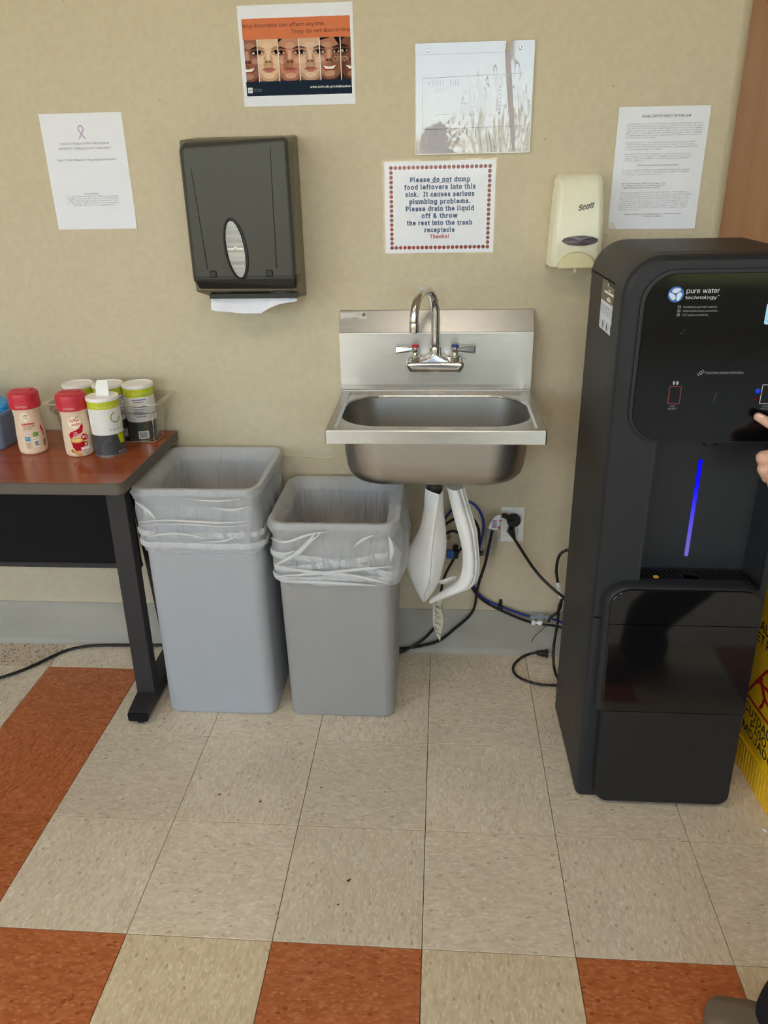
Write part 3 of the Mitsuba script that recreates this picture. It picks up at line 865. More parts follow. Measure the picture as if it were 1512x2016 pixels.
# ================================================================== sink, faucet, pipe cover, outlet
tag('hand_sink', 'wall-mounted stainless steel hand sink with a tall back splash', 'sink')
SX0, SX1, SYF, SYB = -0.2745, 0.2445, -0.3955, -0.034
cx, cy, W0, D0 = (SX0 + SX1) / 2, (SYF + SYB) / 2, SX1 - SX0, SYB - SYF
oc, oy = -0.0155, -0.2035      # opening centre
N = 14


def ring(w, d, r, z, x=cx, y=cy): return at_z(rrect(w, d, r, N, x, y), z)


OW, OD = .474, .285
deck = [ring(W0 - .004, D0 - .004, .003, .8425), ring(W0, D0, .004, .8425), ring(W0, D0, .004, .8730), ring(W0 - .002, D0 - .002, .004, .8755), ring(W0 - .006, D0 - .006, .004, .8765),
        ring(W0 - .040, D0 - .030, .010, .8765), ring(W0 - .046, D0 - .036, .012, .8735), ring(W0 - .050, D0 - .040, .013, .8715), ring(OW + .004, OD + .004, .105, .8708, oc, oy), ring(OW, OD, .104, .8695, oc, oy),
        ring(OW - .004, OD - .004, .103, .866, oc, oy)]
bowl_r = [(OW - .005, OD - .005, .103, .865), (OW - .010, OD - .010, .100, .83), (OW - .018, OD - .018, .098, .78), (OW - .026, OD - .026, .095, .745), (OW - .036, OD - .036, .092, .728), (OW - .056, OD - .056, .085, .715), (OW - .085, OD - .085, .075, .708), (OW - .12, OD - .12, .06, .7055), (OW - .30, OD - .2, .03, .703)]
def uvput(key, m, **k): return put(key, (m.vertices, m.faces), 'steel', False, uv=np.column_stack([m.vertices[:, 0], m.vertices[:, 1] + m.vertices[:, 2]]), **k)


uvput('hand_sink__rim', loft(deck, False, False), label='raised rim and front apron of brushed steel')
put('hand_sink__bowl', loft([ring(w, d, r, z, oc, oy) for w, d, r, z in bowl_r], False, True), 'steel_bowl', True)
out = [(w + .006, d + .006, r + .003, z - .003) for w, d, r, z in bowl_r]
put('hand_sink__bowl_underside', loft([ring(w, d, r, z, oc, oy) for w, d, r, z in out], False, True), 'steel_bowl', True)
put('hand_sink__under_deck', loft([ring(W0 - .004, D0 - .004, .003, .860), ring(OW + .004, OD + .004, .105, .860, oc, oy)], False, False), 'steel_bowl')
# back splash: upright sheet, then a return leaning back to the wall
splash = [(-.038, .8765), (-.0405, .882), (-.0415, .895), (-.0415, 1.0335), (-.0410, 1.0355), (-.0395, 1.0370), (-.0080, 1.0885), (-.0070, 1.0895), (-.0010, 1.0895)]
bx0, bx1 = -.2775, .2410
uvput('hand_sink__backsplash', loft([[(x, y, z) for y, z in splash + [(-.0010, 1.0870), (-.0065, 1.0868), (-.0380, 1.0355), (-.0390, 1.0330), (-.0390, .8765)]] for x in (bx0, bx1)]))
side = Polygon([(-.0410, .8765), (-.0410, 1.0345), (-.0068, 1.0890), (-.0008, 1.0890), (-.0008, .8765)])
for x in (bx0, bx1 - .0012):
    put('hand_sink__splash_end', extrude(side, .0012, np.array([[0, 0, 1, x], [1, 0, 0, 0], [0, 1, 0, 0], [0, 0, 0, 1.0]])), 'steel')
P = Print()
P.rect(0, 0, .071, .019, (206, 203, 196), 1)
P.rect(.003, .007, .036, .016, (214, 206, 204), 2)
P.text('Item No.', .009, .0012, .0034, (110, 105, 100), 3, align='l', width=.018)
P.rect(.030, .0014, .050, .0040, (150, 140, 136), 3)
P.ell(.064, .0120, .0048, .0048, (84, 82, 80), 3); P.text('f', .064, .0095, .005, (220, 215, 210), 4)
P.text('NSF', .052, .0115, .0032, (120, 116, 110), 3)
P.put('hand_sink__sticker', frame((bx0 + .002, -.0200, 1.0690), (1, 0, 0), (0, .0315, .0515)), bsdf='ink_gloss', label='pale maker sticker on the top left corner')
put('hand_sink__drain', lathe([(0, 0), (.030, 0), (.044, .004), (.045, .006), (.043, .006), (.028, .002), (0, .002)], 30, oc, oy).apply_translation((0, 0, .7035)), 'chrome', 30)

# ---- faucet
tag('faucet', 'chrome wall faucet with a gooseneck spout over the steel hand sink', 'faucet')
fx = -.0185
fb = [(-.0415, .048, .070), (-.050, .050, .0715)]
bar = trimesh.convex.convex_hull(np.vstack([ball_pts((fx + s * x, y, z), r) for s in (-1, 1) for x, y, z, r in ((.066, -.060, .962, .012), (.058, -.060, .946, .012), (.066, -.082, .958, .011), (.060, -.082, .948, .011))]))
put('faucet__body', bar, 'chrome', 30)
for s in (-1, 1):
    put('faucet__flange', lathe([(0, 0), (.022, 0), (.023, .004), (.019, .008), (0, .012)], 24).apply_transform(frame((fx + s * .052, -.0415, .957), (1, 0, 0), (0, 0, 1))), 'chrome', 30)
hump = loft([at_z(rrect(.078, .040, .006, 4, fx, -.072), .968), at_z(rrect(.034, .034, .016, 4, fx, -.072), .984), at_z(rrect(.030, .030, .0149, 4, fx, -.072), .990)])
put('faucet__hump', hump, 'chrome', 25)
put('faucet__spout_nut', lathe([(0, .980), (.0145, .980), (.0150, .983), (.0150, 1.001), (.0135, 1.004), (0, 1.004)], 28, fx, -.072), 'chrome', 30)
ux, uy = -.400, -.916
R = .0645
path = [(fx, -.072, 1.000), (fx, -.072, 1.03), (fx, -.072, 1.06)] + [(fx + ux * (R - R * math.cos(t)), -.072 + uy * (R - R * math.cos(t)), 1.092 + R * math.sin(t)) for t in np.linspace(0, math.pi, 24)]
path += [(fx + ux * 2 * R, -.072 + uy * 2 * R, 1.086)]
put('faucet__spout', tube(np.array(path), .0107, 20), 'chrome', True)
ex, ey = fx + ux * 2 * R, -.072 + uy * 2 * R
put('faucet__aerator', lathe([(0, 1.064), (.0115, 1.064), (.0125, 1.066), (.0125, 1.079), (.0120, 1.080), (.0120, 1.086), (.0113, 1.088), (0, 1.088)], 28, ex, ey), 'chrome', 30)
mat('cap_red', c(190, 48, 50), 0.3); mat('cap_blue', c(52, 58, 130), 0.3)
for s, name, cap, lab in ((-1, 'hot', 'cap_red', 'hot'), (1, 'cold', 'cap_blue', 'cold')):
    hx = fx + s * .0525
    h = put('faucet__handle', join(lathe([(0, .966), (.013, .966), (.0135, .970), (.0115, .973), (.0125, .975), (.0125, .980), (.0080, .983), (.0075, .990), (.0095, .994), (.0100, 1.004), (0, 1.006)], 24, hx, -.074)), 'chrome', 30)
    lev = hull(((hx, -.076, .999), .0055), ((hx + s * .022, -.070, .999), .0042), ((hx + s * .050, -.062, 1.001), .0050), ((hx + s * .050, -.066, .989), .0040), ((hx + s * .024, -.072, .993), .0038))
    put(h + '__lever', lev, 'chrome', 30)
    put(h + '__index_cap', lathe([(0, 1.004), (.0095, 1.004), (.0102, 1.006), (.0100, 1.009), (.0070, 1.0115), (0, 1.012)], 24, hx, -.074), cap, 30, label='red index cap' if s < 0 else 'blue index cap')

# ---- drain pipe under the bowl and its white vinyl cover
tag('drain_pipe', 'dark drain pipe stub showing inside the top of the white pipe cover', 'pipe')
mat('pipe_dark', c(70, 66, 62), 0.4, 0.5, metal=0.5)
put('drain_pipe', cyl((-.016, -.175, .48), (-.016, -.19, .700), .018, 20), 'pipe_dark', 30)
mat('vinyl_seam', c(196, 192, 186), 0.6)
tag('pipe_cover', 'white vinyl drain pipe cover hanging under the steel sink', 'pipe cover')
lobe = [(0.296, -0.049, -0.0445, -0.040), (0.305, -0.056, -0.042, -0.031), (0.331, -0.069, -0.041, -0.014), (0.357, -0.080, -0.034, -0.003), (0.382, -0.089, -0.029, 0.004), (0.408, -0.096, -0.026, 0.010), (0.434, -0.098, -0.024, 0.0145), (0.46, -0.089, -0.023, 0.0175), (0.485, -0.076, -0.021, 0.019), (0.511, -0.064, -0.018, 0.017), (0.537, -0.055, -0.015, 0.015), (0.563, -0.049, -0.013, 0.011), (0.588, -0.0455, -0.010, 0.009), (0.614, -0.0435, -0.007, 0.008), (0.648, -0.0415, -0.003, 0.007)]
secs, seam = [], []
for z, xl, xs, xr in lobe:
    k = min(1.0, (z - .29) / .10)
    yf, yb, ym = -.180 - .052 * (.25 + .75 * k), -.180 + .045 * k, -.180
    wl, wr = xs - xl, xr - xs
    loop = [(xs, yf)]
    for t in np.linspace(0.15, 1, 8): loop.append((xs + wr * math.sin(t * math.pi / 2) ** .8, yf + (ym - yf) * t))
    for t in np.linspace(0.1, 0.9, 9): loop.append((xr + (xl - xr) * t, ym + (yb - ym) * math.sin(t * math.pi) ** .7))
    for t in np.linspace(0, 0.85, 8): loop.append((xl + wl * (1 - math.cos(t * math.pi / 2)) ** 1.1, ym + (yf - ym) * t))
    secs.append([(x, y, z) for x, y in loop]); seam.append((xs, yf - .0008, z))
put('pipe_cover__trap_sleeve', loft(secs, True, False), 'vinyl_white', 50, label='pointed sleeve over the trap')
put('pipe_cover__trap_sleeve__seam', tube(spline(seam[1:], .01), .0010, 8), 'vinyl_seam', True)
L_ = [(0.016, 0.650), (0.038, 0.561), (0.053, 0.507), (0.062, 0.457), (0.060, 0.404), (0.047, 0.366), (0.018, 0.339), (-0.030, 0.297)]
R_ = [(0.062, 0.650), (0.083, 0.580), (0.096, 0.536), (0.105, 0.472), (0.108, 0.416), (0.096, 0.364), (0.050, 0.330), (-0.027, 0.288)]
n = 60
Ls = spline([(x, -.18, z) for x, z in L_], .001); Rs = spline([(x, -.18, z) for x, z in R_], .001)
Ls = Ls[np.linspace(0, len(Ls) - 1, n).astype(int)]; Rs = Rs[np.linspace(0, len(Rs) - 1, n).astype(int)]
secs, ridge, edge = [], [], []
for i, (a, b) in enumerate(zip(Ls, Rs)):
    th = .030 * (1 - .6 * max(0, (i / n - .7) / .3))
    yb = -.18 - .02 * math.sin(math.pi * i / n)
    loop = [a + (b - a) * t + np.array([0, yb + .18 - th * math.sin(math.pi * (.06 + .88 * t)) ** .8 + .006 * math.exp(-((t - .78) / .05) ** 2), 0]) for t in np.linspace(0, 1, 22)]
    loop += [a + (b - a) * t + np.array([0, yb + .18 + th * .8 * math.sin(math.pi * t) ** .6, 0]) for t in np.linspace(.93, .07, 10)]
    secs.append(loop)
    edge.append(b + np.array([0, yb + .18 - th * .22, 0]))
put('pipe_cover__arm_sleeve', loft(secs), 'vinyl_white', 50, label='curved sleeve over the waste arm')
put('pipe_cover__arm_sleeve__seam', tube(np.array(edge), .0022, 8), 'vinyl_white', True)
put('pipe_cover__snap', lathe([(0, 0), (.0062, 0), (.0066, .0012), (.0055, .0028), (.0035, .0024), (0, .0030)], 20).apply_transform(frame((.088, -.2245, .405), (1, 0, 0), (0, 0, 1))), 'vinyl_white', 30, label='round snap button')
put('pipe_cover__flap', loft([[(-.012, -.175, .352), (.030, -.172, .368), (.048, -.172, .372), (.046, -.160, .352), (.010, -.160, .338)], [(-.012, -.170, .348), (.030, -.167, .364), (.048, -.167, .368), (.046, -.155, .348), (.010, -.155, .334)]]), 'vinyl_white', 30)
# hanging printed tag
tag('paper_tag', 'twisted printed paper tag hanging below the white pipe cover', 'tag')
mat('tag_paper', c(200, 194, 172), 0.7)
tl = spline([(-.019, -.160, .300), (-.019, -.150, .240), (-.017, -.150, .190), (-.008, -.150, .160), (.0015, -.150, .139)], .006)
tr = spline([(.012, -.160, .300), (.006, -.145, .245), (.012, -.140, .208), (.008, -.146, .170), (.0035, -.150, .137)], .006)
k = min(len(tl), len(tr)); ii = lambda q: q[np.linspace(0, len(q) - 1, k).astype(int)]
tl, tr = ii(tl), ii(tr)
put('paper_tag__strip', loft([[a, a + (b - a) * .5 + [0, -.004, 0], b, b + [0, .0006, 0], a + (b - a) * .5 + [0, -.0034, 0], a + [0, .0006, 0]] for a, b in zip(tl, tr)]), 'tag_paper', 40)
P = Print()
for q in range(12):
    P.poly(LineString([(-.0135, .278 - q * .0095), (-.0135 + .006 + .012 * ((q * 7) % 3) / 2, .278 - q * .0095 - .006 - .006 * ((q * 5) % 2))]).buffer(.0007), (90, 84, 78), 1)
P.ell(-.004, .262, .0016, .0016, (30, 28, 28), 1); P.ell(-.004, .219, .0016, .0016, (30, 28, 28), 1)
P.put('paper_tag__print', frame((0, -.1655, 0), (1, 0, 0), (0, 0, 1)), fn=lambda v: np.column_stack([v[:, 0], v[:, 1], v[:, 2] - np.interp(v[:, 1], [.14, .20, .25, .30], [.0105, .0125, .0100, .002])]))

# ---- outlet
tag('wall_outlet', 'white duplex wall outlet with two black plugs in it, below and right of the sink', 'outlet')
ox, oz = .2150, .4585
put('wall_outlet__plate', rbox(ox - .035, ox + .035, -.006, .001, oz - .057, oz + .057, .003), 'plastic_white', 30)
mat('outlet_gap', c(120, 120, 122), 0.6)
mat('outlet_face', c(222, 222, 218), 0.35)
for z in (oz + .0195, oz - .0195):
    put('wall_outlet__receptacle', join(lathe([(0, 0), (.0172, 0), (.0172, .0018), (.0165, .0024), (0, .0024)], 32).apply_transform(frame((ox, -.0055, z), (1, 0, 0), (0, 0, 1)))), 'outlet_face', 30)
for z in (oz + .0195, oz - .0195):
    put('wall_outlet__receptacle_gap', tube(np.array([(ox + .0176 * math.cos(t), -.0062, z + .0176 * math.sin(t)) for t in np.linspace(0, 2 * math.pi, 33)]), .0006, 6), 'outlet_gap', True)
put('wall_outlet__screw', lathe([(0, 0), (.003, 0), (.0028, .001), (0, .0012)], 14).apply_transform(frame((ox, -.006, oz), (1, 0, 0), (0, 0, 1))), 'plastic_white', 30)
# ================================================================== trash bins with liners
def bin_(key, label, x, yf, yb, h, w0, w1, skirt, m, seed, bulge=0.0):
    """A tapered square bin: its front and back at rim height, bottom and top width; and its liner folded over the rim."""
    tag(key, label, 'trash bin')
    yc, d1 = (yf + yb) / 2, yb - yf
    d0 = d1 - (w1 - w0)
    S = lambda w, d, r, z: at_z(rrect(w, d, r, 6, x, yc), z)
    lerp = lambda a, b, z: a + (b - a) * z / h
    outer = [S(w0 - .012, d0 - .012, .022, 0.0), S(w0 - .003, d0 - .003, .028, .004), S(w0, d0, .030, .012)]
    for z in (.2, .4, h - .03): outer.append(S(lerp(w0, w1 - .02, z), lerp(d0, d1 - .02, z), .034, z))
    outer += [S(w1 - .018, d1 - .018, .036, h - .022), S(w1 - .002, d1 - .002, .042, h - .020), S(w1, d1, .044, h - .006), S(w1 - .004, d1 - .004, .043, h), S(w1 - .012, d1 - .012, .042, h), S(w1 - .016, d1 - .016, .040, h - .004)]
    for z in (h - .03, .3, .03): outer.append(S(lerp(w0, w1 - .026, z) - .004, lerp(d0, d1 - .026, z) - .004, .032, z))
    outer.append(S(w0 - .02, d0 - .02, .028, .012))
    put(key + '__body', loft(outer), m, 40)
    # liner: outside skirt up and over the rim, then down inside to a sagging bottom
    lk = key.replace('trash_bin', 'bin_liner')
    ns = 420
    rr = np.random.default_rng(seed)

    def loop(w, d, r, z, amp, freq, ph, inward=0):
        l = rrect(w, d, r, 16, x, yc)
        l = dense(l, 2 * (w + d) / ns)[:ns]
        l = l[np.linspace(0, len(l) - 1, ns).astype(int)] if len(l) != ns else l
        s = np.arange(ns) / ns
        nrm = l - [x, yc]; nrm = nrm / np.maximum(np.abs(nrm).max(1, keepdims=True) / 1.0, 1e-6)
        nx = np.sign(l - [x, yc]) * (np.abs(l - [x, yc]) / [w / 2, d / 2]) ** 8
        nx /= np.linalg.norm(nx, axis=1, keepdims=True) + 1e-9
        q = np.stack([s * freq, np.full(ns, z * 6 + ph), 0 * s], 1)
        q2 = np.stack([s * freq * 3, np.full(ns, z * 16 + ph), 0 * s], 1)
        q[:, 0] += 5 * z * (1 if not inward else 0)
        rid = lambda n_: 1 - np.abs(2 * n_ - 1)
        off = amp * (rid(meshkit.noise(q, seed)) ** 1.6 + .45 * rid(meshkit.noise(q2, seed + 3)) ** 2) / 1.2
        off = off * (1 - np.exp(-np.minimum(np.arange(ns), ns - np.arange(ns)) / 4.0))
        return np.column_stack([l + nx * (off * (-1 if inward else 1))[:, None], np.full(ns, z)])
    zs = np.linspace(h - skirt, h - .012, 44)
    sk = []
    for z in zs:
        t = (z - zs[0]) / (zs[-1] - zs[0])
        w, d = lerp(w0, w1 - .02, z), lerp(d0, d1 - .02, z)
        pull = .004 + .010 * math.exp(-((t - .22) / .10) ** 2) * .5
        g = .012 * max(0, (t - .80) / .20)
        L = loop(w + .006 + 2 * g, d + .006 + 2 * g, .036, z, .003 + .009 * min(1, (1 - abs(2 * t - 1)) * 1.6), 30, 1.0 + seed)
        if bulge:
            e = np.clip((L[:, 0] - x) / (w / 2) - .72, 0, .28) / .28
            L[:, 0] += bulge * e * math.sin(math.pi * min(1, .15 + t * .85)) * (0.75 + .4 * meshkit.noise(np.stack([L[:, 1] * 30, 0 * L[:, 1] + z * 25, 0 * L[:, 1]], 1), seed))
        sk.append(L)
    wob = lambda L, a, ph: L + np.column_stack([0 * L[:, :2], a * (meshkit.noise(np.stack([np.arange(ns) / ns * 34, 0 * L[:, 0] + ph, 0 * L[:, 0]], 1), seed) - .5)])
    sk[0] = wob(sk[0], .008, 3.0); sk[1] = wob(sk[1], .004, 3.0)
    top = [loop(w1 + .006, d1 + .006, .045, h - .008, .004, 60, 5.0), loop(w1 + .002, d1 + .002, .044, h + .0022, .003, 60, 5.5), loop(w1 - .012, d1 - .012, .042, h + .0025, .003, 60, 6.0, 1), loop(w1 - .020, d1 - .020, .040, h - .008, .004, 60, 6.5, 1)]
    inn = []
    for z in np.linspace(h - .02, .16, 36):
        w, d = lerp(w0, w1 - .03, z) - .016, lerp(d0, d1 - .03, z) - .016
        t = (h - z) / h
        inn.append(loop(w, d, .036, z, .006 + .030 * min(1, t * 3.0), 34, 8.0 - z * 5.0, 1))
    bot = [loop(w * .8, d * .8, .05, .15, .02, 20, 9.0, 1), loop(w * .4, d * .4, .03, .145, .02, 20, 9.5, 1), loop(w * .05, d * .05, .004, .145, .001, 20, 9.5, 1)]
    tag(lk, 'cloudy plastic liner folded over the rim of the ' + ('taller bin by the table' if seed == 11 else 'shorter bin under the sink'), 'trash bag')
    put(lk + '__skirt', loft(sk + top[:2], False, False), 'film', True, label='wrinkled skirt outside the bin')
    put(lk + '__pouch', loft(top[1:] + inn + bot, False, True), 'film_dense', True, label='folds hanging inside the bin')
    # the gathered band near the lower edge
    zb = h - skirt + (.055 if seed == 11 else .075)
    for k, (dz, a) in enumerate(((0, .004), (-.030, .006)) if seed == 11 else ((0.01, .012), (-.022, .016), (-.050, .010))):
        secs = []
        for dzz, g in ((-.009, 0), (-.005, .0010), (.004, .0016), (.008, 0.0)):
            z = zb + dz + dzz
            L = loop(lerp(w0, w1 - .02, z) + .016 + 2 * g, lerp(d0, d1 - .02, z) + .016 + 2 * g, .038, z, .006, 40, 2.0 + k)
            L[:, 2] += a * (meshkit.noise(np.stack([np.arange(ns) / ns * 9, 0 * L[:, 0] + k, 0 * L[:, 0]], 1), seed + 7) - .5) * 2
            secs.append(L)
        put(lk + '__gathered_band', loft(secs, False, False), 'film_dense', True, label='whiter gathered fold around the skirt' if k == 0 else None)


bin_('trash_bin', 'taller grey square trash bin, standing between the table leg and the other bin', -.6250, -.355, -.022, .703, .318, .332, .178, 'bin_grey', 11)
bin_('trash_bin_001', 'shorter, warmer grey square trash bin, standing partly under the sink', -.2740, -.362, -.026, .615, .298, .334, .178, 'bin_grey_warm', 23, .022)



def creases(key, lines, yf):
    """Stretched folds in the front of a liner: narrow raised strips of the same film; (x, z) points and a width each."""
    for pts, w in lines:
        p = spline([(x, 0, z) for x, z in pts], .006)
        p[:, 1] = [yf(z) for z in p[:, 2]]
        t = np.gradient(p, axis=0); t /= np.linalg.norm(t, axis=1, keepdims=True)
        n_ = np.stack([-t[:, 2], 0 * t[:, 0], t[:, 0]], 1)
        u = np.sin(np.linspace(.15, math.pi - .15, len(p)))[:, None] * w / 2
        put(key + '__crease', loft([[a - b, a - b * .3 + [0, -.0016, 0], a + b * .3 + [0, -.0016, 0], a + b] for a, b in zip(p, n_ * u)], False, False), 'film_dense', True)


creases('bin_liner', [([(-.772, .622), (-.70, .628), (-.60, .624), (-.50, .627), (-.475, .634)], .006), ([(-.768, .612), (-.66, .617), (-.54, .612), (-.48, .618)], .004), ([(-.770, .680), (-.742, .655), (-.722, .628)], .010), ([(-.752, .676), (-.745, .640)], .006),
    ([(-.475, .672), (-.520, .660), (-.580, .668)], .006), ([(-.640, .690), (-.560, .684), (-.500, .690)], .005), ([(-.765, .575), (-.69, .590), (-.60, .578)], .006), ([(-.50, .600), (-.54, .575), (-.62, .566)], .005)], lambda z: -.345 - .052 * max(0, min(1, z - .15)) - .004)
creases('bin_liner_001', [([(-.425, .505), (-.36, .545), (-.325, .585), (-.315, .600)], .013), ([(-.395, .520), (-.345, .560), (-.30, .600)], .009), ([(-.43, .585), (-.40, .572), (-.345, .590), (-.28, .604)], .008), ([(-.425, .545), (-.40, .538), (-.37, .548)], .007), ([(-.22, .560), (-.19, .585), (-.165, .596)], .008),
    ([(-.425, .500), (-.33, .484), (-.22, .474), (-.13, .452)], .012), ([(-.425, .470), (-.30, .482), (-.20, .496), (-.12, .505)], .010), ([(-.41, .455), (-.28, .452), (-.16, .446)], .010), ([(-.13, .595), (-.122, .560), (-.126, .520)], .012)], lambda z: -.352 - .058 * max(0, min(1, z - .25)) - .006)

# ================================================================== table
tag('table', 'narrow table with a cherry laminate top and dark metal legs, at the left edge', 'table')
TX1, TYF, TYB, TZ = -.770, -.434, -.012, .750
top = Polygon([(-2.35, TYB), (TX1, TYB), (TX1, TYF + .02)] + [(TX1 - .022 + .022 * math.cos(t), TYF + .022 + .022 * math.sin(t)) for t in np.linspace(0, -math.pi / 2, 8)] + [(-2.35, TYF)])
put('table__top', extrude(top.buffer(-.0035), .0012, trimesh.transformations.translation_matrix((0, 0, TZ - .0012))), 'cherry_laminate', label='cherry woodgrain laminate top')
co = lambda g, z: at_z(dense(np.array(top.buffer(-g, join_style=1).exterior.coords)[:-1], .01)[:400], z)
edge_secs = []
base_loop = np.array(top.exterior.coords)[:-1]
ctr = np.array([-1.56, -.223])


def inset(g): return np.array(top.buffer(-g, join_style=2).exterior.coords)[:-1]


put('table__edge_band', join(extrude(top.buffer(-.0004).difference(top.buffer(-.0034)), .0010, trimesh.transformations.translation_matrix((0, 0, TZ - .0010))),
    extrude(top, .0255, trimesh.transformations.translation_matrix((0, 0, TZ - .0268))), extrude(top.buffer(-.003), .004, trimesh.transformations.translation_matrix((0, 0, TZ - .0305)))), 'edge_band', 20, label='grey-brown edge band')
for n, lx in enumerate((-.8500, -2.20)):
    k = 'table__leg' + (f'_{n:03d}' if n else '')
    lean = -.004
    put(k, loft([at_z(rrect(.053, .040, .004, 3, lx - .0005, -.312), .052), at_z(rrect(.053, .040, .004, 3, lx + .004, -.300), TZ - .03)]), 'black_metal', 25)
    put('table__rear_post', loft([at_z(rrect(.045, .022, .003, 3, lx + .004, -.105), .052), at_z(rrect(.045, .022, .003, 3, lx + .004, -.180), TZ - .03)]), 'black_metal', 25)
    foot = trimesh.convex.convex_hull(np.array([(lx + sx_ * .0265, y, z) for sx_ in (-1, 1) for y, z in ((-.408, .020), (-.411, .024), (-.411, .040), (-.400, .046), (-.335, .056), (-.06, .056), (-.03, .046), (-.03, .018))]))
    put('table__foot', foot, 'black_metal', 20)
    put('table__foot_cap', cbox(lx - .0275, lx + .0275, -.4135, -.400, .016, .042, .002), 'black_panel')
    for y in (-.385, -.055):
        put('table__glide', lathe([(0, .0), (.014, .0), (.015, .003), (.012, .008), (.005, .010), (.005, .020), (0, .020)], 16, lx, y), 'black_rubber', 30)
put('table__modesty_panel', cbox(-2.19, -.862, -.195, -.185, .398, TZ - .03, .002), 'black_panel')
put('table__modesty_rail', cbox(-2.19, -.862, -.201, -.180, .392, .408, .003), 'black_metal')

# ================================================================== things on the table
def wrap(cx, cy, z0, radius, a0, off=.0004, tilt=None):
    """Ink laid round a standing cylinder (radius a number or a function of height): local x along the girth from the direction a0, y up."""
    def fn(v):
        r = radius(v[:, 1]) if callable(radius) else np.full(len(v), radius)
        rr = r + off + v[:, 2]
        rm = radius(np.array([.05]))[0] if callable(radius) else radius
        a = a0 + v[:, 0] / rm
        return np.column_stack([cx + rr * np.cos(a), cy + rr * np.sin(a), z0 + v[:, 1]])
    return fn


mat('lid_red', c(196, 46, 62), 0.35)
mat('creamer_body', c(226, 202, 178), 0.38)
mat('lid_white', c(236, 236, 234), 0.4)
mat('canister_foil', c(150, 148, 144), 0.3, 0.5, metal=0.8)
mat('canister_wrap', proc(lambda p, n, uv: dr.select(p.z - TZ > 0.1285, mi.Color3f(0.50, 0.56, 0.022), dr.select(p.z - TZ > 0.0590, mi.Color3f(0.76, 0.755, 0.745), mi.Color3f(0.048, 0.049, 0.053)))), 0.35)


def camera_angle(x, y): return math.atan2(EYE[1] - y, EYE[0] - x)


CR = np.array([(.0, .0), (.030, .0), (.0345, .003), (.0365, .009), (.0370, .025), (.0365, .055), (.0345, .080), (.0330, .098), (.0335, .112), (.0355, .124), (.0365, .130)])
crad = lambda z: np.interp(z, CR[1:, 1], CR[1:, 0])


